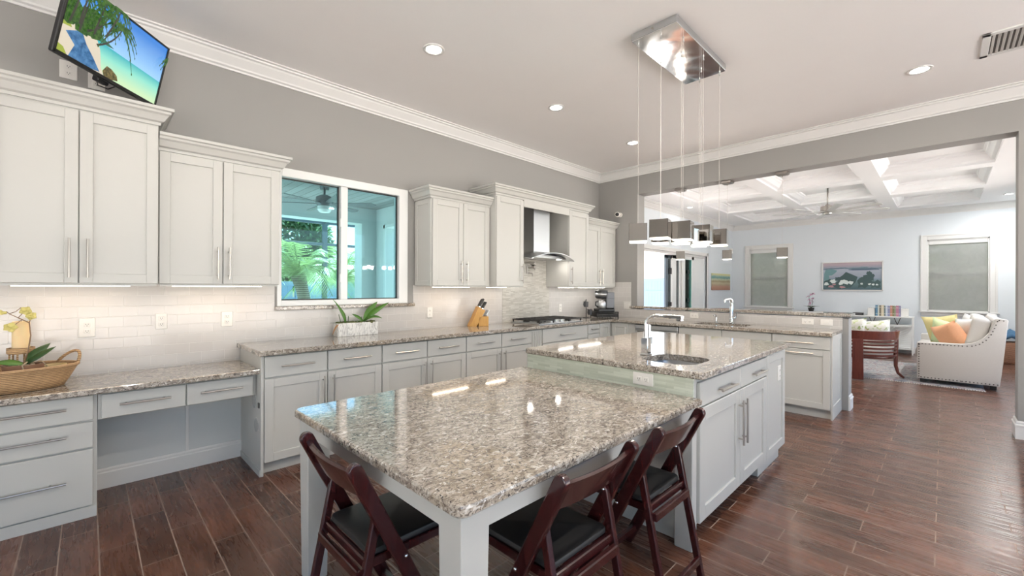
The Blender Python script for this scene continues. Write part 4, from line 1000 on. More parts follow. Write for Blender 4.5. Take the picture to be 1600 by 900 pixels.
# ------------------------------------------------------------------ tray basket with candle and orchid on the desk
DZ = .7763
t = thing('wicker_basket', 'oval wicker tray basket with loop handle on the desk', 'basket', (-6.50, -.30, DZ))
m = MB(); cx, cy = -6.50, -.30
prof = [(.0, .004), (.20, .004), (.225, .012), (.255, .06), (.283, .115), (.29, .125), (.296, .128), (.30, .120), (.29, .108), (.262, .05), (.235, .002), (.20, .0), (0, 0)]
m.lathe(prof, (cx, cy, DZ), 56, sx=1.0, sy=.62, cap=False)
for i in range(56): pass
m.build('woven_body', M['wicker'], t, True)
m = MB(); pa = []
for i in range(57): a = 2 * PI * i / 56; pa.append((cx + .295 * math.cos(a), cy + .295 * .62 * math.sin(a), DZ + .125 + .003 * math.sin(a * 28)))
m.tube(pa, .009, 8, caps=False); m.build('rim', M['wicker'], t, True)
for s in (1, -1):
    pa = []
    for k in range(13):
        u = k / 12; a = .02 + .80 * u; e = math.sin(PI * u) ** .7
        pa.append((cx + s * (.292 + .020 * e) * math.cos(a), cy + s * (.292 + .02 * e) * .62 * math.sin(a), DZ + .122 + .072 * e))
    MB().tube(pa, .0085, 8).build('loop_handle', M['wicker'], t, True)
t = thing('candle_holder', 'pillar candle holder of cane standing in the wicker basket', 'candle holder', (-6.447, -.235, DZ + .006))
MB().lathe([(0, 0), (.06, 0), (.06, .01), (.05, .014), (.05, .02), (0, .02)], (-6.447, -.235, DZ + .006)).build('foot', M['wicker'], t, True)
m = MB()
for k in range(6):
    a = k * PI / 3 + .3; m.tube([(-6.447 + .05 * math.cos(a), -.235 + .05 * math.sin(a), DZ + .02), (-6.447 + .045 * math.cos(a), -.235 + .045 * math.sin(a), DZ + .215)], .005, 6)
m.lathe([(.052, .20), (.058, .205), (.058, .235), (.05, .235), (.05, .207), (0, .206)], (-6.447, -.235, DZ), 20, cap=False); m.build('cane_stand', M['wicker'], t, True)
t = thing('pillar_candle', 'tall ivory pillar candle on the cane holder in the basket', 'candle', (-6.447, -.235, DZ + .207))
MB().lathe([(0, 0), (.036, 0), (.037, .004), (.037, .178), (.034, .183), (.02, .177), (0, .175)], (-6.447, -.235, DZ + .207), 28).build('wax', M['candle'], t, True, auto=True)
MB().tube([(-6.447, -.235, DZ + .38), (-6.446, -.235, DZ + .395)], .0012, 5).build('wick', M['black'], t)
t = thing('potted_orchid', 'small orchid with pale yellow blooms in a brown bowl inside the basket', 'orchid', (-6.43, -.32, DZ + .0045))
ox, oy = -6.43, -.33
MB().lathe([(0, 0), (.055, .0), (.07, .03), (.085, .135), (.087, .142), (.080, .142), (.075, .13), (0, .128)], (ox, oy, DZ + .0045), 26, sy=.8).build('bowl', M['terra'], t, True, auto=True)
mm = MB()
for k in range(26):
    a, r = r_.uniform(0, 6.28), r_.uniform(0, .07); s = r_.uniform(.008, .015)
    mm.lathe([(0, -s), (s, 0), (0, s * .8)], (ox + r * math.cos(a), oy + r * .8 * math.sin(a), DZ + .138), 6)
M['bark'] = mat('pale_bark', (.36, .29, .20), .8); mm.build('bark', M['bark'], t)
LB = (ox + .005, oy, DZ + .145)
leafpart('leaf', t, M['leaf_dk'], (LB, math.radians(25), .14, .026, .95, .02, 0, 8, .18, .9)); leafpart('leaf', t, M['leaf_dk'], (LB, math.radians(-15), .145, .022, .66, -.05, 0, 8, .18, .8)); leafpart('leaf', t, M['leaf'], (LB, math.radians(185), .12, .024, .35, .15, 0, 8, .18, -.6)); leafpart('leaf', t, M['leaf_dk'], (LB, math.radians(10), .10, .02, .7, .12))
MB().tube([(ox, oy, DZ + .14), (ox + .015, oy - .02, DZ + .16), (ox, oy - .072, DZ + .145), (ox + .012, oy - .085, DZ + .10)], .004, 6).tube([(ox + .01, oy, DZ + .14), (ox + .07, oy - .02, DZ + .165), (ox + .10, oy - .03, DZ + .12)], .003, 6).build('aerial_root', M['bark'], t, True)
M['stem'] = mat('brown_stem', (.22, .13, .07), .6); M['petal'] = mat('yellow_green_petal', (.60, .52, .17), .6)
def P2(u, v, k=.33): return (-6.43 + u, -k, v)
MB().tube([(ox + .0, oy, DZ + .14), (ox + .018, oy, DZ + .22), (ox + .028, oy, DZ + .31), (ox + .022, oy, DZ + .385), (ox - .02, oy, DZ + .415), (ox - .055, oy, DZ + .44), (ox - .066, oy, DZ + .455)], [.0035, .0035, .003, .003, .0025, .002, .0015], 7).tube([(ox - .055, oy, DZ + .44), (ox - .03, oy, DZ + .452), (ox - .01, oy, DZ + .475)], .002, 6).tube([(ox - .006, oy, DZ + .405), (ox - .03, oy, DZ + .38), (ox - .042, oy, DZ + .37)], .002, 6).tube([(ox - .02, oy, DZ + .418), (ox + .003, oy, DZ + .45)], .002, 6).tube([(ox + .022, oy, DZ + .385), (ox + .03, oy, DZ + .42)], .002, 6).build('stem', M['stem'], t, True)
for k, (dx, dz, s) in enumerate(((-.05, .362, .032), (.008, .455, .028), (.03, .425, .026), (-.078, .453, .020))):
    b = MB()
    for i in range(5 if k < 3 else 3): leaf(b, (0, 0, 0), i * 2 * PI / 5 + k, s, s * .50, .25 + .2 * (i % 2), .25, 0, 5)
    bmesh.ops.transform(b.bm, matrix=Matrix.Translation((ox + dx, oy - .008, DZ + dz)) @ Matrix.Rotation(math.radians(62 + 14 * k), 4, 'X'), verts=b.bm.verts[:])
    o = b.build('bloom', M['petal'], t, True); o.modifiers.new('th', 'SOLIDIFY').thickness = .0015
t = thing('small_bowl', 'small cream bowl lying in the wicker basket behind the orchid', 'bowl', (-6.30, -.24, DZ + .0045))
MB().lathe([(0, 0), (.03, 0), (.055, .09), (.06, .118), (.055, .118), (.045, .03), (0, .01)], (-6.315, -.26, DZ + .0045), 22).build('body', mat('cream_straw', (.66, .52, .28), .6), t, True, auto=True)

# ------------------------------------------------------------------ folding chairs
def chair_parts(t):
    local(t); m = M['mahog']; W_ = .212
    for s in (-1, 1):
        # long board: back post running down to the front foot
        b = MB(); x0, x1 = (s * W_ - .014, s * W_ + .014); top = Vector((-.012, .775)); bot = Vector((.37, 0)); d = (bot - top).normalized(); n = Vector((-d.y, d.x)) * .026
        pts = [tuple(bot - n), tuple(bot + n)]
        for k in range(9): a = PI * k / 8; pts.append(tuple(top + n * math.cos(a) - d * .026 * math.sin(a)))
        b.prism(pts, x0, x1, 'x', bev=.005); b.build('back_post', m, t)
        r = MB(); top = Vector((.085, .595)); bot = Vector((-.035, 0)); d = (bot - top).normalized(); n = Vector((-d.y, d.x)) * .015
        xi = s * (W_ - .030); pts = [tuple(bot - n), tuple(bot + n)]
        for k in range(7): a = PI * k / 6; pts.append(tuple(top + n * math.cos(a) - d * .015 * math.sin(a)))
        r.prism(pts, xi - .0125, xi + .0125, 'x', bev=.004); q = r.build('rear_leg', m, t)
        MB().tube([(xi - .016, .085, .597), (xi + .016, .085, .597)], .006, 8).build('hinge_bolt', M['chrome'], q, True)
        MB().box(s * (W_ - .046) - .009, s * (W_ - .046) + .009, .055, .46, .405, .438, .003).build('seat_rail', m, t)
        MB().lathe([(0, 0), (.008, 0), (.006, .004), (0, .005)], T=Matrix.Translation((s * (W_ + .014), .175, .425)) @ Matrix.Rotation(s * PI / 2, 4, 'Y')).build('bolt', M['chrome'], t, True)
    c = MB(); N = 12; R = []
    for i in range(N + 1):
        u = -1 + 2 * i / N; x = u * (W_ - .014); bow = -.022 * (1 - u * u)
        yt = lambda z: -.012 + .382 * (.775 - z) / .775
        R.append([c.bm.verts.new((x, yt(z) + bow + o, z)) for z, o in ((.665, .011), (.765, .011), (.771, 0), (.765, -.011), (.665, -.011), (.659, 0))])
    for a, b in zip(R, R[1:]):
        for j in range(6): c.bm.faces.new((a[j], a[(j + 1) % 6], b[(j + 1) % 6], b[j]))
    c.bm.faces.new(R[0]); c.bm.faces.new(R[-1][::-1]); c.build('crest_rail', m, t, True, auto=True)
    w = W_ - .036
    MB().box(-w, w, .045, .068, .405, .440, .004).build('seat_frame', m, t); MB().box(-w, w, .435, .462, .405, .440, .004).build('seat_frame', m, t)
    sm = MB().slab(rrect(-w + .004, w - .004, .062, .452, .03, 4), .436, .466, .010).build('seat_pad', M['vinyl_black'], t, True, auto=True)
    MB().box(-(W_ - .043), W_ - .043, .016, .038, .375, .412, .004).build('rear_rail', m, t)
    MB().box(-(W_ - .043), W_ - .043, -.034, -.014, .07, .105, .004).build('rear_stretcher', m, t)
    MB().box(-(W_ - .014), W_ - .014, .305, .330, .08, .115, .004).build('front_stretcher', m, t)
    return t
ch = chair_parts(thing('folding_chair', 'dark wooden folding chair with black padded seat at the near left end of the table', 'chair', (0, 0, 0), 'folding chairs'))
ch.location = (-5.525, -2.48, 0); ch.rotation_euler = (0, 0, -PI / 2)
dup(ch, (-4.897, -3.197, 0), 0, 'dark wooden folding chair with black padded seat nearest the table front corner')
dup(ch, (-4.250, -3.197, 0), 0, 'dark wooden folding chair with black padded seat nearest the island cabinet')

# ------------------------------------------------------------------ living room
def rug_mat():
    m = mat('patterned_rug', (.5, .48, .46), .95); t = NT(m); v = t.wpos()
    a = t.noise(t.mapping(v, sc=(1, 1.6, 1)), 5, 5, .75, 1.5); b = t.noise(v, 16, 4, .7, 1)
    c = t.ramp(a, [(.30, (.05, .06, .10)), (.40, (.26, .28, .33)), (.48, (.50, .48, .45)), (.55, (.30, .13, .15)), (.63, (.14, .22, .33)), (.75, (.42, .41, .39))], 'CONSTANT')
    t.base(t.mix(.5, c, t.ramp(b, [(.35, (.07, .07, .09)), (.5, (.36, .35, .34)), (.7, (.58, .56, .53))]))); return m
t = thing('area_rug', 'patterned grey, rose and blue area rug on the living-room floor', 'rug', (3.6, -2.9, 0))
MB().box(2.50, 4.75, -4.42, -1.40, 0, .009, .003).build('pile', rug_mat(), t)
mm = MB()
for k in range(120): y = -4.42 + 3.02 * k / 119; mm.box(2.455, 2.503, y - .007, y + .007, .001, .005)
M['fringe'] = mat('cream_fringe', (.62, .58, .52), .95); fr = mm.build('fringe', M['fringe'], t); fr['kind'] = 'stuff'

t = thing('sofa', 'pale grey linen sofa with nailhead trim standing on the rug end', 'sofa', (3.45, -4.2, .009))
prof = [(-3.757, .07), (-3.757, .585), (-3.765, .60)]
for y, z in ((-4.20, .603), (-4.29, .612), (-4.36, .645), (-4.42, .705), (-4.465, .785), (-4.495, .87), (-4.520, .965), (-4.535, .982), (-4.615, .972), (-4.628, .96), (-4.585, .40), (-4.555, .07)): prof.append((y, z))
for x0, x1 in ((2.60, 2.74), (4.28, 4.42)):
    o = MB().prism(prof, x0, x1, 'x', bev=.012).build('arm', M['sofa'], t, True, auto=True)
    if x0 < 3:
        m = MB(); path = prof[1:12]
        L = [Vector((0, a, b)) for a, b in path]; pts = []
        for a, b in zip(L, L[1:]):
            n = max(1, int((b - a).length / .036))
            for i in range(n): pts.append(a.lerp(b, i / n))
        pts = [p for p in pts]
        for i in range(14): pts.append(Vector((0, -3.757, .10 + i * .036)))
        for i in range(22): pts.append(Vector((0, -3.78 - i * .036, .092)))
        for p in pts:
            q = Vector((0, p.y + (-.022 if p.y > -4.2 and p.z < .6 else -.012 if p.z > .6 else 0), p.z - (.022 if p.z > .58 else 0)))
            m.lathe([(0, 0), (.008, .001), (.006, .005), (0, .007)], T=Matrix.Translation((2.600, q.y, q.z)) @ Matrix.Rotation(-PI / 2, 4, 'Y'), seg=6)
        o2 = m.build('nailhead_trim', M['nail'], o); o2['kind'] = 'stuff'
MB().box(2.74, 4.28, -4.50, -3.765, .07, .34, .01).build('seat_base', M['sofa'], t)
MB().prism([(-4.36, .30), (-4.50, .95), (-4.52, .97), (-4.60, .96), (-4.56, .12), (-4.42, .12)], 2.74, 4.28, 'x', bev=.012).build('back', M['sofa'], t)
MB().box(2.745, 4.275, -4.36, -3.735, .345, .50, .04, seg=3).build('seat_cushion', M['sofa'], t, True, auto=True)
for x0, x1 in ((2.76, 3.50), (3.52, 4.26)):
    MB().box(x0, x1, -.09, .09, -.24, .24, .06, Matrix.Translation((0, -4.36, .74)) @ Matrix.Rotation(.22, 4, 'X'), seg=3).build('back_cushion', M['sofa'], t, True, auto=True)
for x, y in ((2.68, -3.82), (4.34, -3.82), (2.68, -4.50), (4.34, -4.50)): MB().box(x - .03, x + .03, y - .03, y + .03, .009, .07, .003).build('foot', M['black'], t)
def pillow(name, label, col, loc, rot, s=.23, th=.09):
    t = thing(name, label, 'pillow', (0, 0, 0), 'throw pillows on the sofa'); t.matrix_world = Matrix.Translation(loc) @ Matrix.Rotation(rot[2], 4, 'Z') @ Matrix.Rotation(rot[0], 4, 'X') @ Matrix.Rotation(rot[1], 4, 'Y'); local(t)
    m = MB(); n = 10; G = {}
    for side in (-1, 1):
        for i in range(n + 1):
            for j in range(n + 1):
                u, v = -1 + 2 * i / n, -1 + 2 * j / n
                if side == 1 and (abs(u) == 1 or abs(v) == 1): G[1, i, j] = G[-1, i, j]; continue
                k = ((1 - u ** 4) * (1 - v ** 4)) ** .55; pin = 1 - .10 * (1 - abs(u) ** 2) * abs(v) ** 2; pin2 = 1 - .10 * (1 - abs(v) ** 2) * abs(u) ** 2
                G[side, i, j] = m.bm.verts.new((u * s * pin2, side * th * k, v * s * pin))
    for side in (-1, 1):
        for i in range(n):
            for j in range(n): m.bm.faces.new((G[side, i, j], G[side, i + 1, j], G[side, i + 1, j + 1], G[side, i, j + 1]))
    m.build('cover', fabric(name + '_cover_' + str(len(bpy.data.materials)), col, 120), t, True); return t
pillow('throw_pillow', 'pale yellow throw pillow leaning at the back of the pillow row', (.72, .62, .30), (3.56, -4.03, .73), (-.25, .15, 1.05), .24)
pillow('throw_pillow', 'lime and cream throw pillow between the yellow and orange ones', (.62, .72, .42), (3.27, -4.07, .70), (-.25, -.25, .95), .21)
pillow('throw_pillow', 'soft orange throw pillow resting on the near sofa arm side', (.80, .42, .24), (2.98, -4.11, .675), (-.35, .35, .8), .21)
pillow('throw_pillow', 'plump white throw pillow right of the orange pillow', (.78, .77, .76), (3.12, -4.33, .735), (-.3, .1, .5), .23)
pillow('throw_pillow', 'pale grey throw pillow wedged by the sofa back behind the white pillow', (.66, .65, .64), (3.72, -4.36, .75), (-.25, -.1, .15), .23)

# barrel-back chair seen from behind
t = thing('barrel_chair', 'red cherry wood barrel chair with slatted curved back seen from behind', 'chair', (2.62, -3.13, .0095))
cx, cy, R_ = 2.62, -3.13, .42
def arc(z0, z1, a0, a1, r, th, seg=26, lean=0):
    m = MB(); prev = None
    for i in range(seg + 1):
        a = PI + math.radians(a0 + (a1 - a0) * i / seg); r0 = []
        for rr, z in ((r - th / 2, z0), (r + th / 2, z0), (r + th / 2 + lean, z1), (r - th / 2 + lean, z1)): r0.append(m.bm.verts.new((cx + rr * math.cos(a), cy + rr * .98 * math.sin(a), z)))
        if prev:
            for j in range(4): m.bm.faces.new((prev[j], prev[(j + 1) % 4], r0[(j + 1) % 4], r0[j]))
        else: m.bm.faces.new(r0)
        prev = r0
    m.bm.faces.new(prev[::-1]); return m
arc(.615, .745, -112, 112, R_, .030, lean=.02).build('crest_rail', M['cherry'], t, True, auto=True)
for k in range(5): arc(.365 + k * .052, .390 + k * .052, -108, 108, R_ - .01, .016, lean=.004).build('slat', M['cherry'], t, True, auto=True)
MB().prism([(-.068, .0095), (.068, .0095), (.062, .62), (-.062, .62)], -.018, .018, 'y', Matrix.Translation((cx - R_ - .005, cy, 0)) @ Matrix.Rotation(PI / 2, 4, 'Z'), bev=.004).build('back_post', M['cherry'], t)
for s in (-1, 1):
    a = PI + math.radians(s * 104); px, py = cx + R_ * math.cos(a), cy + R_ * .98 * math.sin(a); ox_, oy_ = math.cos(a), math.sin(a)
    MB().tube([(px + .008, py, .72), (px, py, .5), (px - ox_ * .01, py - oy_ * .01, .36), (px - ox_ * .008, py - oy_ * .008, .2), (px + ox_ * .02, py + oy_ * .02, .09), (px + ox_ * .085, py + oy_ * .085, .0255)], [.026, .024, .028, .024, .020, .016], 8).build('front_leg', M['cherry'], t, True)
MB().lathe([(0, .33), (.385, .33), (.39, .345), (.385, .37), (0, .37)], (cx, cy, 0), 36).build('seat', M['cherry'], t, True, auto=True)
MB().lathe([(0, .371), (.35, .371), (.37, .39), (.37, .43), (.34, .455), (0, .465)], (cx, cy, 0), 36).build('seat_cushion', M['sofa'], t, True, auto=True)
def floral():
    m = mat('floral_fabric', (.75, .74, .66), .85); q = NT(m); v = q.pos()
    x = q.new('ShaderNodeTexVoronoi'); q.l.new(v, x.inputs['Vector']); x.inputs['Scale'].default_value = 14
    c = q.ramp(x.outputs['Color'], [(0, (.72, .71, .62)), (.5, (.78, .77, .70)), (.62, (.30, .38, .14)), (.78, (.55, .60, .32)), (.88, (.62, .16, .14)), (.94, (.76, .74, .66))], 'CONSTANT')
    q.base(q.mix(q.ramp(q.noise(v, 30, 3), [(.42, (0, 0, 0)), (.55, (1, 1, 1))]), c, (.76, .75, .69))); return m
M['floral'] = floral()
for x, y, s, th, rz, lb in ((2.50, -3.02, .22, .10, 1.35, 'floral cushion with green leaves and red bloom at the left of the barrel chair'), (2.55, -3.28, .21, .11, 1.75, 'floral cushion in cream and green at the right of the barrel chair')):
    p = pillow('floral_cushion', lb, (.7, .7, .6), (x, y, .69), (-.12, .1, rz), s, th); p['group'] = 'cushions in the barrel chair'
    for c in p.children: c.data.materials[0] = M['floral']

# console with books at the far wall
M['white_metal'] = mat('white_painted_metal', (.78, .78, .76), .4)
t = thing('console_table', 'white console table with sunburst doors under the painting', 'console table', (6.28, -2.95, 0))
MB().box(6.08, 6.46, -3.60, -2.30, .765, .79, .003).build('top', M['white_metal'], t)
MB().box(6.10, 6.45, -3.59, -2.31, .595, .615, .003).build('shelf', M['white_metal'], t)
MB().box(6.10, 6.45, -3.59, -2.31, .10, .125, .003).build('bottom_shelf', M['white_metal'], t)
for x in (6.095, 6.44):
    for y in (-3.585, -2.315): MB().box(x - .012, x + .012, y - .012, y + .012, 0, .765, .002).build('leg', M['white_metal'], t)
MB().box(6.43, 6.445, -3.58, -2.32, .125, .595).build('back_panel', M['white_metal'], t)
for c0, c1 in ((-3.57, -2.955), (-2.945, -2.33)):
    d = MB().box(6.095, 6.105, c0, c0 + .015, .13, .59).box(6.095, 6.105, c1 - .015, c1, .13, .59).box(6.095, 6.105, c0, c1, .13, .145).box(6.095, 6.105, c0, c1, .575, .59).build('door', M['white_metal'], t)
    b = MB(); far = c1 if c0 < -3 else c0; oth = c0 if c0 < -3 else c1
    pts = [(oth + (far - oth) * f, .585) for f in (.0, .2, .4, .6, .8)] + [(oth, .135 + .45 * f) for f in (.0, .12, .24, .36, .48, .60, .72, .86)]
    for y, z in pts: b.tube([(6.10, far, .14), (6.10, y, z)], .006, 6)
    o = b.build('sunburst_rods', M['white_metal'], d)
for y in (-3.35, -2.95, -2.55):
    MB().tube([(6.12, y - .05, .765), (6.12, y, .618)], .006, 6).tube([(6.12, y + .05, .765), (6.12, y, .618)], .006, 6).build('v_brace', M['nail'], t)
BK = [((.10, .22, .33), .040, .235), ((.62, .66, .60), .022, .225), ((.20, .17, .12), .032, .232), ((.68, .60, .44), .042, .235), ((.18, .22, .22), .026, .225), ((.55, .60, .68), .030, .230), ((.26, .28, .42), .040, .222),
      ((.52, .24, .18), .034, .228), ((.22, .20, .10), .030, .225), ((.26, .30, .20), .022, .222), ((.46, .20, .28), .044, .230), ((.28, .26, .40), .026, .228)]
BL = ['dark blue book', 'thin pale sage book', 'dark brown book', 'wide cream book', 'charcoal book', 'pale blue book', 'slate violet book', 'brick orange book', 'olive brown book', 'thin green book', 'rose purple book', 'dusky violet book']
PL = [' next to the left bookend', ' second from the left bookend', ' left of the cream one', ' in the left half of the row', ' right of the cream one', ' left of the slate violet one', ' at the middle of the row', ' right of the slate violet one', ' right of the orange one', ' left of the rose purple one', ' near the right end', ' last before the right bookend']
y = -2.995
M['page'] = mat('book_pages', (.78, .74, .66), .8)
for (c, w, h), bl, pl in zip(BK, BL, PL):
    t = thing('book', bl + pl, 'book', (6.24, y - w / 2, .79), 'books on the console')
    bm_ = mat('book_cover_' + bl.replace(' ', '_'), c, .5)
    MB().box(6.16, 6.32, y - w, y - w + .003, .79, .79 + h).box(6.16, 6.32, y - .003, y, .79, .79 + h).box(6.157, 6.160, y - w, y, .79, .79 + h).build('cover', bm_, t)
    MB().box(6.161, 6.315, y - w + .003, y - .003, .794, .786 + h).build('pages', M['page'], t)
    for z in (.84, .79 + h - .05): MB().box(6.1562, 6.1572, y - w + .004, y - .004, z, z + .008).build('spine_band', M['page'], t)
    y -= w + .0012
for y0, y1, lb in ((-2.985, -2.865, 'white block bookend left of the books'), (y - .125, y - .003, 'white block bookend right of the books')):
    t = thing('bookend', lb, 'bookend', (6.24, (y0 + y1) / 2, .79), 'white bookends')
    MB().box(6.17, 6.31, y0, y1, .79, .955, .006).build('block', M['white_pl'], t); MB().box(6.18, 6.30, y0 - .0 + .02, y1 - .02, .955, .962, .002).build('cap', M['marble'], t)
t = thing('media_box', 'small black media box at the left of the console top', 'media box', (6.24, -2.70, .79))
MB().box(6.17, 6.31, -2.79, -2.61, .79, .845, .004).build('case', M['black'], t); MB().box(6.167, 6.171, -2.77, -2.63, .80, .835).build('display', M['dk_steel'], t)
t = thing('sideboard', 'low white sideboard under the orchid at the far wall', 'sideboard', (6.28, -1.75, 0))
MB().box(6.10, 6.47, -2.03, -1.47, .06, .81, .003).build('body', M['trim'], t); MB().box(6.08, 6.48, -2.045, -1.455, .81, .835, .003).build('top', M['trim'], t); MB().box(6.13, 6.45, -2.0, -1.5, 0, .06).build('plinth', M['trim'], t)
for a, b in ((-2.025, -1.753), (-1.747, -1.475)): shaker(fm(6.10, '-x'), a, b, .07, .80).build('door', M['trim'], t)
t = thing('flowering_orchid', 'pink orchid in a small pot standing on the white sideboard', 'orchid', (6.25, -1.83, .835))
MB().lathe([(0, 0), (.045, 0), (.06, .06), (.062, .085), (.055, .085), (0, .075)], (6.25, -1.83, .835), 18).build('pot', M['iron'], t, True, auto=True)
leafpart('leaf', t, M['leaf_dk'], *[((6.25, -1.83, .92), a, .17, .03, .5, .25) for a in (-1.5, -.4, .7, 1.6, 2.8, 4.0)])
MB().tube([(6.25, -1.83, .91), (6.24, -1.80, 1.05), (6.22, -1.79, 1.17), (6.20, -1.83, 1.24), (6.19, -1.88, 1.27)], .004, 6).tube([(6.25, -1.83, .91), (6.25, -1.86, 1.05), (6.24, -1.85, 1.13)], .004, 6).build('stem', M['leaf_dk'], t, True)
M['pink'] = mat('pink_petal', (.55, .24, .38), .6)
for k, (dy, z) in enumerate(((.03, 1.12), (.05, 1.19), (.0, 1.24), (-.05, 1.26), (-.02, 1.08), (-.04, 1.15), (.01, 1.04), (.03, .98))):
    b = MB()
    for i in range(5): leaf(b, (6.20, -1.83 + dy, z), i * 2 * PI / 5 + k, .045, .02, .5 * (-1) ** i, .2, 0, 4)
    b.build('bloom', M['pink'], t, True)

def paint_mat(name, kind):
    m = mat(name, (.5, .5, .5), .6); q = NT(m); v = q.wpos(); sp = q.new('ShaderNodeSeparateXYZ'); q.l.new(v, sp.inputs[0]); n = q.noise(q.mapping(v, sc=(1.2, 1.2, 5)), 4, 4, .6, .6)
    z0, z1 = (1.33, 1.75) if kind == 'small' else (1.34, 1.99)
    r = q.new('ShaderNodeMapRange'); q.l.new(sp.outputs[2], r.inputs[0]); r.inputs[1].default_value = z0; r.inputs[2].default_value = z1
    a = q.new('ShaderNodeMath', operation='MULTIPLY_ADD'); q.l.new(n, a.inputs[0]); a.inputs[1].default_value = .18; q.l.new(r.outputs[0], a.inputs[2])
    if kind == 'small': st = [(.10, (.34, .16, .11)), (.30, (.42, .24, .17)), (.40, (.38, .30, .20)), (.52, (.46, .40, .26)), (.62, (.30, .24, .14)), (.72, (.48, .50, .34)), (.84, (.10, .26, .26)), (.94, (.30, .42, .36)), (1.0, (.58, .56, .30))]
    else: st = [(.12, (.06, .11, .13)), (.40, (.12, .19, .20)), (.50, (.20, .26, .32)), (.60, (.30, .33, .40)), (.82, (.34, .37, .44)), (.86, (.10, .17, .20)), (.90, (.26, .28, .34)), (1.0, (.42, .33, .36))]
    q.base(q.ramp(a.outputs[0], st)); return m
t = thing('landscape_painting', 'wide framed lake landscape painting on the far wall', 'painting', (XF, -2.55, 1.66))
y0, y1, z0, z1 = -3.100, -2.003, 1.330, 2.000
MB().box(XF - .035, XF - .001, y0, y1, z0, z0 + .022, .003).box(XF - .035, XF - .001, y0, y1, z1 - .022, z1, .003).box(XF - .035, XF - .001, y0, y0 + .022, z0, z1, .003).box(XF - .035, XF - .001, y1 - .022, y1, z0, z1, .003).build('frame', M['trim'], t)
MB().box(XF - .020, XF - .002, y0 + .02, y1 - .02, z0 + .02, z1 - .02).build('canvas', paint_mat('lake_landscape', 'big'), t)
PM = [emis_noise('x', (0, 0, 0), (0, 0, 0), 1) for _ in ()] + [mat('paint_dark_foliage', (.045, .085, .085), .6), mat('paint_pale_blossom', (.62, .68, .66), .6), mat('paint_pink', (.42, .22, .24), .6), mat('paint_far_shore', (.08, .12, .17), .6), mat('paint_teal_leaves', (.13, .25, .26), .6)]
m = MB(); q_ = random.Random(11); lay2 = [0]
def blob(u, v, ru, rv, mi, jag=.3, n=14):
    lay2[0] += 1; x = XF - .0205 - lay2[0] * .00003; P = []
    for i in range(n):
        a = 2 * PI * i / n; k = 1 + q_.uniform(-jag, jag); uu = min(.98, max(.02, u + ru * k * math.cos(a))); vv = min(.98, max(.02, v + rv * k * math.sin(a)))
        P.append((x, y1 - .02 - (y1 - y0 - .04) * uu, z0 + .02 + (z1 - z0 - .04) * vv))
    m.quad(P, mi)
blob(.70, .74, .26, .035, 3, .15); blob(.22, .79, .2, .012, 3, .1); blob(.13, .66, .11, .11, 4); blob(.05, .5, .07, .14, 4)
for u, v, r in ((.80, .45, .09), (.79, .6, .05), (.26, .4, .05), (.45, .36, .16), (.7, .25, .12), (.1, .25, .1), (.3, .2, .1), (.9, .2, .09)): blob(u, v, r, r * 1.5, 0)
for u, v, r in ((.36, .30, .05), (.42, .27, .05), (.49, .26, .05), (.32, .24, .04), (.67, .22, .025), (.80, .21, .025), (.86, .20, .025), (.92, .19, .022), (.18, .32, .05), (.06, .22, .04)): blob(u, v, r, r * 1.3, 1)
for u, v, r in ((.34, .10, .05), (.15, .12, .05), (.2, .2, .03)): blob(u, v, r, r * .8, 2)
m.build('painted_shapes', PM, t)
t = thing('small_painting', 'small unframed striped seascape painting beside the sliding door', 'painting', (5.62, 0, 1.54))
MB().box(4.99, 6.26, -.035, -.003, 1.33, 1.75, .004).build('canvas', paint_mat('striped_seascape', 'small'), t)
MB().box(5.0, 6.25, -.003, -.001, 1.34, 1.74).build('stretcher', M['cherry'], t)
t = thing('wall_sensor', 'small white motion sensor high on the wall near the living-room corner', 'sensor', (6.36, 0, 2.38))
MB().box(6.28, 6.42, -.05, 0, 2.32, 2.45, .012, seg=2).build('housing', M['white_pl'], t); MB().box(6.29, 6.41, -.054, -.049, 2.335, 2.38, .002).build('lens', M['white_vinyl'], t)
t = thing('floor_basket', 'reddish wicker floor basket in the far corner behind the sofa', 'basket', (6.2, -4.88, 0))
MB().box(6.03, 6.39, -5.09, -4.72, 0, .40, .03, seg=2).build('woven_body', M['wicker_red'], t, True, auto=True)
t = thing('blue_throw', 'dark blue throw heaped on top of the floor basket', 'throw', (6.2, -4.88, .40))
mm = MB()
for k in range(7): mm.tube([(6.05 + .045 * k, -4.73 - .01 * k, .42 + .02 * (k % 2)), (6.06 + .045 * k, -4.90, .53 + .03 * (k % 3)), (6.05 + .045 * k, -5.07, .44 + .03 * (k % 2))], [.035, .05, .035], 8)
mm.build('folds', fabric('blue_wool', (.07, .16, .28), 90), t, True)

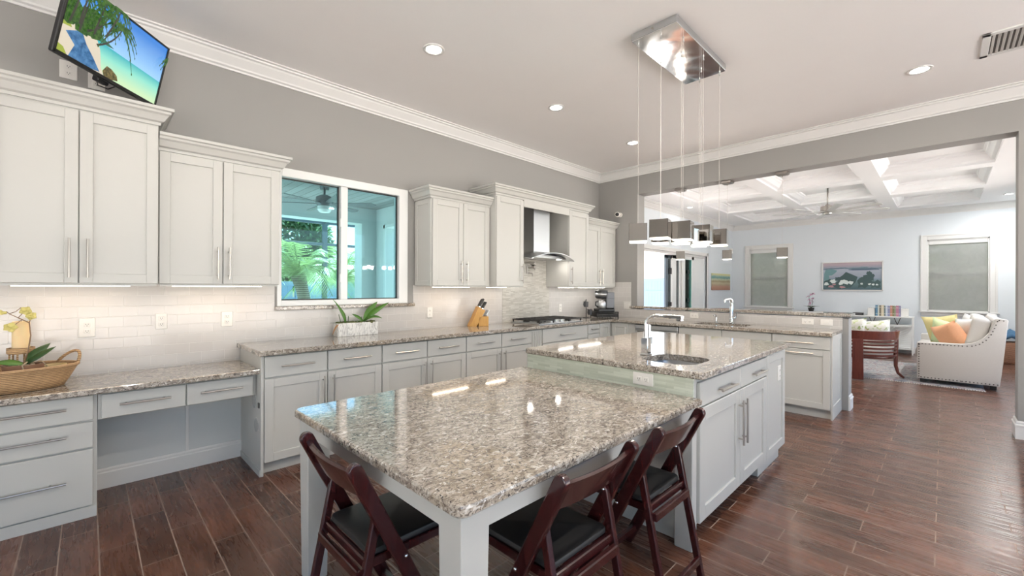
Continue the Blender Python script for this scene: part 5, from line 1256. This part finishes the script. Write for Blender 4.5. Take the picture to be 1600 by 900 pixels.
t = thing('ceiling_fan', 'brushed nickel ceiling fan with eight blades in the coffered ceiling', 'ceiling fan', (3.48, -2.56, LZ + .175)); ROOT[t.name] = Vector(t.location)
fx, fy = 3.48, -2.56
MB().lathe([(0, 0), (.07, 0), (.07, -.015), (.05, -.03), (0, -.03)], (fx, fy, LZ + .175)).build('canopy', M['nickel'], t, True, auto=True)
MB().tube([(fx, fy, LZ + .15), (fx, fy, 2.87)], .013, 10).build('downrod', M['nickel'], t, True)
MB().lathe([(0, 2.90), (.03, 2.90), (.04, 2.87), (.105, 2.865), (.11, 2.78), (.10, 2.765), (.06, 2.76), (.075, 2.745), (.07, 2.725), (.0, 2.715)], (fx, fy, 0), 30).build('motor_housing', M['nickel'], t, True, auto=True)
M['fanblade'] = mat('pale_grey_fan_blade', (.50, .50, .49), .45)
for k in range(8):
    T = Matrix.Translation((fx, fy, 2.765)) @ Matrix.Rotation(k * PI / 4 + .33, 4, 'Z') @ Matrix.Rotation(-.20, 4, 'X')
    MB().prism([(.08, -.035), (.80, -.055), (.86, -.02), (.84, .055), (.08, .04)], -.004, .004, 'z', T, bev=.0015).build('blade', M['fanblade'], t)
for x, y in ((5.5, -4.83), (3.2, -4.83), (1.3, -4.83)): can(x, y, LZ, 'added fill downlight in the hidden part of the living-room ceiling border', 26, (1, .98, .95), .07)  # unseen downlights added to brighten the living room

# ------------------------------------------------------------------ outside: covered patio, cage, plants, fence
M['stucco'] = wall_paint('pale_stucco', (.62, .63, .62)); M['pave'] = wall_paint('bounce_paving', (.84, .81, .77)); M['grass'] = mat('lawn', (.12, .20, .05), .9)
def plank_ceil():
    m = mat('grey_wood_plank_ceiling', (.3, .3, .3), .6); q = NT(m); c, f = q.brick(q.swiz(q.wpos(), (1, 0), (40, 40)), 3.0, .14, .006, (.24, .23, .23), (.34, .33, .33), (.08, .08, .08)); q.base(c); return m
struct(MB().box(-30, 40, .22, 40, -.25, -.02), 'floor_patio', wall_paint('grey_patio_paving', (.50, .49, .47)))
struct(MB().box(-40, 30, -40, -7.4, -.25, -.03).box(-40, -9.6, -7.4, 40, -.25, -.03), 'floor_yard', M['pave'])  # unseen bright ground added to bounce sunlight up to the ceiling
struct(MB().box(-9.6, -1.86, .22, 4.1, 2.90, 3.05), 'ceiling_patio', plank_ceil())
struct(MB().box(-9.6, -1.86, 3.80, 4.1, 2.60, 2.90).box(-2.36, -1.86, 3.80, 4.1, -.02, 2.60), 'wall_patio_front', M['stucco'])
struct(wall_x(MB(), -2.06, -1.86, .22, 3.80, -.02, 2.90, [(.9, 3.40, -.02, 2.50)]), 'wall_patio_side', M['stucco'])
struct(MB().box(-2.09, -2.06, 3.40, 3.46, -.02, 2.56).box(-2.09, -2.06, .84, 3.46, 2.50, 2.56), 'trim_6', M['trim'])
t = thing('patio_fan', 'dark grey patio ceiling fan seen through the kitchen window', 'ceiling fan', (-3.575, 2.54, 2.90))
M['fan_dk'] = mat('dark_grey_metal', (.13, .135, .14), .4, .3); fx, fy = -3.575, 2.54
MB().lathe([(0, 0), (.07, 0), (.06, -.05), (0, -.05)], (fx, fy, 2.90)).tube([(fx, fy, 2.86), (fx, fy, 2.76)], .016, 10).build('downrod', M['fan_dk'], t, True, auto=True)
MB().lathe([(0, 2.78), (.06, 2.77), (.12, 2.74), (.13, 2.66), (.10, 2.60), (.0, 2.60)], (fx, fy, 0), 26).build('motor_housing', M['fan_dk'], t, True, auto=True)
MB().lathe([(0, 2.50), (.07, 2.51), (.10, 2.55), (.10, 2.60), (0, 2.60)], (fx, fy, 0), 26).build('light_bowl', M['white_pl'], t, True, auto=True)
for k in range(6):
    T = Matrix.Translation((fx, fy, 2.645)) @ Matrix.Rotation(k * PI / 3 + .45, 4, 'Z') @ Matrix.Rotation(-.2, 4, 'X')
    MB().prism([(.10, -.03), (.70, -.07), (.76, 0), (.70, .07), (.10, .03)], -.004, .004, 'z', T, bev=.0015).build('blade', M['fan_dk'], t)
M['cage'] = mat('bronze_cage_bar', (.09, .11, .12), .4)
t = thing('screen_enclosure', 'dark bronze screen enclosure frame around the patio', 'screen cage', (-3, 6.0, 0))
for x in (-8.2, -6.2, -4.2, -2.20, -.2): MB().box(x - .05, x + .05, 5.97, 6.05, -.02, 2.9, .003).build('post', M['cage'], t)
for z in (.10, 2.36, 2.86): MB().box(-9.4, 0, 5.98, 6.04, z - .03, z + .03, .003).build('rail', M['cage'], t)
for x in (-6.2, -4.2, -2.2, -.2): MB().tube([(x, 6.0, 2.86), (x, 4.1, 3.4)], .03, 6).build('roof_beam', M['cage'], t)

def leafmat(name, a, b):
    m = mat(name, a, .5); q = NT(m); q.base(q.ramp(q.noise(q.pos(), 3.5, 3, .6), [(.35, a), (.65, b)]))
    tr = q.new('ShaderNodeBsdfTranslucent'); tr.inputs['Color'].default_value = (*[min(1, c * 1.3) for c in b], 1); mx = q.new('ShaderNodeMixShader'); mx.inputs[0].default_value = .35
    q.l.new(q.b.outputs[0], mx.inputs[1]); q.l.new(tr.outputs[0], mx.inputs[2]); q.l.new(mx.outputs[0], q.n['Material Output'].inputs['Surface']); return m
M['frond'] = leafmat('palm_frond', (.10, .19, .06), (.24, .33, .12)); M['bush'] = leafmat('bush_leaf', (.09, .17, .06), (.24, .33, .13)); M['bush2'] = leafmat('dark_bush_leaf', (.05, .13, .05), (.16, .27, .10))
M['trunk'] = wicker('palm_trunk_bark', (.30, .25, .19), (.13, .10, .07), 16)
def palm(label, x, y, h, L, n, seed, lean=(0, 0)):
    q = random.Random(seed); t = thing('palm_tree', label, 'palm', (x, y, -.02), 'palms behind the window')
    top = Vector((x + lean[0], y + lean[1], h))
    MB().tube([(x, y, -.02), (x + lean[0] * .25, y + lean[1] * .25, h * .4), (x + lean[0] * .7, y + lean[1] * .7, h * .8), top], [.17, .13, .12, .15], 12).build('trunk', M['trunk'], t, True)
    m = MB()
    for k in range(n):
        a = 2 * PI * k / n + q.uniform(-.2, .2); el = q.uniform(.15, 1.35); l = L * q.uniform(.8, 1.1); d = Vector((math.cos(a), math.sin(a), 0)); s = Vector((-d.y, d.x, 0)); S = []
        for i in range(13):
            u = i / 12; S.append(top + d * l * u * math.cos(el) * (1 - .1 * u) + Vector((0, 0, l * (u * math.sin(el) - (.35 + .45 * math.cos(el)) * u * u))))
        m.tube(S, [.012 * (1 - .8 * i / 12) + .002 for i in range(13)], 4)
        for i in range(1, 30):
            u = i / 30; j = min(11, int(u * 12)); p = S[j].lerp(S[j + 1], u * 12 - j); tg = (S[j + 1] - S[j]).normalized(); ll = l * .30 * math.sin(PI * (.15 + .8 * u))
            for sg in (-1, 1):
                e = p + (s * sg * .8 + tg * .55 - Vector((0, 0, .30 + q.uniform(0, .2)))) * ll; w = tg * .009
                m.quad([p - w, p + w, e + w * .25, e - w * .25])
    m.build('crown', M['frond'], t)
palm('nearer palm with a thick leaning trunk left of the cage post', -2.78, 5.2, 1.62, 1.35, 24, 1, (-.26, .05))
palm('palm with bright fronds right of the cage post', -1.30, 7.2, 1.55, 1.7, 24, 2, (.05, 0))
palm('tall palm further back in the garden', -5.2, 8.2, 2.6, 1.8, 22, 3, (.2, 0))
def bush(name, label, x, y, z0, rx, ry, rz, n, m_, seed, s=.10):
    q = random.Random(seed); t = thing(name, label, 'shrub', (x, y, -.02), 'garden shrubs'); m = MB()
    for k in range(n):
        a, b = q.uniform(0, 2 * PI), math.asin(q.uniform(-.9, 1)); r = q.uniform(.72, 1.0)
        p = Vector((x + rx * r * math.cos(a) * math.cos(b), y + ry * r * math.sin(a) * math.cos(b), z0 + rz * r * math.sin(b)))
        d = Vector((q.gauss(0, 1), q.gauss(0, 1), q.gauss(0, .7))).normalized(); e = d.orthogonal().normalized(); k_ = s * q.uniform(.7, 1.4)
        m.quad([p - d * k_, p + e * k_ * .4, p + d * k_, p - e * k_ * .4])
    m.build('foliage', m_, t)
    MB().tube([(x, y, -.02), (x, y, max(.3, z0))], [.08, .04], 8).build('stem', M['trunk'], t)
bush('garden_tree', 'broad leafy tree behind the left palm', -3.2, 12.0, 2.3, 1.9, 1.2, 2.1, 4200, M['bush'], 1, .19)
bush('garden_tree', 'dark leafy tree behind the palms at the middle', -.2, 15.0, 3.0, 1.9, 1.2, 2.2, 4200, M['bush2'], 2, .19)
bush('garden_tree', 'leafy tree beyond the fence at the right edge of the window', 3.4, 11.8, 2.2, 1.9, 1.2, 1.9, 2200, M['bush'], 3, .19)
bush('garden_tree', 'leafy tree beyond the fence at the left edge of the window', -7.0, 11.6, 2.4, 1.8, 1.2, 2.1, 2200, M['bush2'], 4, .19)
bush('garden_shrub', 'low flowering shrub under the left palm', -3.0, 8.7, .75, .8, .4, .7, 900, M['bush'], 5, .09)
bush('garden_shrub', 'low green shrub right of the second palm', .9, 8.7, .8, .8, .4, .75, 900, M['bush2'], 6, .09)
t = thing('spiky_plant', 'dark spiky yucca outside the patio side opening', 'plant', (-1.25, 3.3, -.02))
m = MB(); q = random.Random(9)
for hh, n in ((1.10, 22), (1.55, 26), (1.9, 22)):
    for k in range(n): leaf(m, (-1.25, 3.3, hh), q.uniform(0, 6.28), q.uniform(.35, .55), .025, q.uniform(-.1, 1.2), .15, 0, 5)
m.build('foliage', M['bush2'], t); MB().tube([(-1.25, 3.3, -.02), (-1.25, 3.3, 1.9)], [.07, .04], 8).build('stem', M['trunk'], t)
M['vfence'] = mat('shade_blue_fence_vinyl', (.28, .38, .52), .45)  # white vinyl with the blue of its sky-lit shade put into the colour
def fence(label, a, b, h, post=2.3):
    A, B = Vector(a), Vector(b); L = (B - A).length; T = Matrix.Translation((A.x, A.y, -.02)) @ Matrix.Rotation(math.atan2(B.y - A.y, B.x - A.x), 4, 'Z')
    t = thing('vinyl_fence', label, 'fence', (A.x, A.y, -.02), 'white vinyl fences')
    for i in range(int(L / post) + 1):
        u = i * post; MB().box(u - .065, u + .065, -.065, .065, 0, h + .06, .004, T).box(u - .08, u + .08, -.08, .08, h + .06, h + .10, .01, T).build('post', M['vfence'], t)
        if u + post <= L + .01:
            MB().box(u + .065, u + post - .065, -.03, .03, .05, .17, .003, T).box(u + .065, u + post - .065, -.03, .03, h - .14, h, .003, T).box(u + .065, u + post - .065, -.03, .03, h * .62, h * .62 + .12, .003, T).build('rail', M['vfence'], t)
            p = MB(); n = int((post - .13) / .15)
            for k in range(n): p.box(u + .067 + k * .15, u + .067 + k * .15 + .146, -.012, .012, .15, h - .10, .003, T)
            p.build('panel', M['vfence'], t)
fence('white vinyl fence behind the palms', (-8.5, 9.6), (3.1, 9.6), 1.55)
fence('tall white vinyl fence beyond the sliding door', (13.3, 2.0), (13.3, 16.0), 1.86)

bush('garden_tree', 'leafy tree outside the shaded living-room window nearest the sliding door', 8.6, -.9, 1.9, .9, 1.1, 1.5, 900, M['bush'], 7, .15)
bush('garden_tree', 'leafy tree outside the shaded living-room window behind the sofa', 8.6, -4.2, 1.7, .9, 1.1, 1.4, 900, M['bush'], 8, .15)
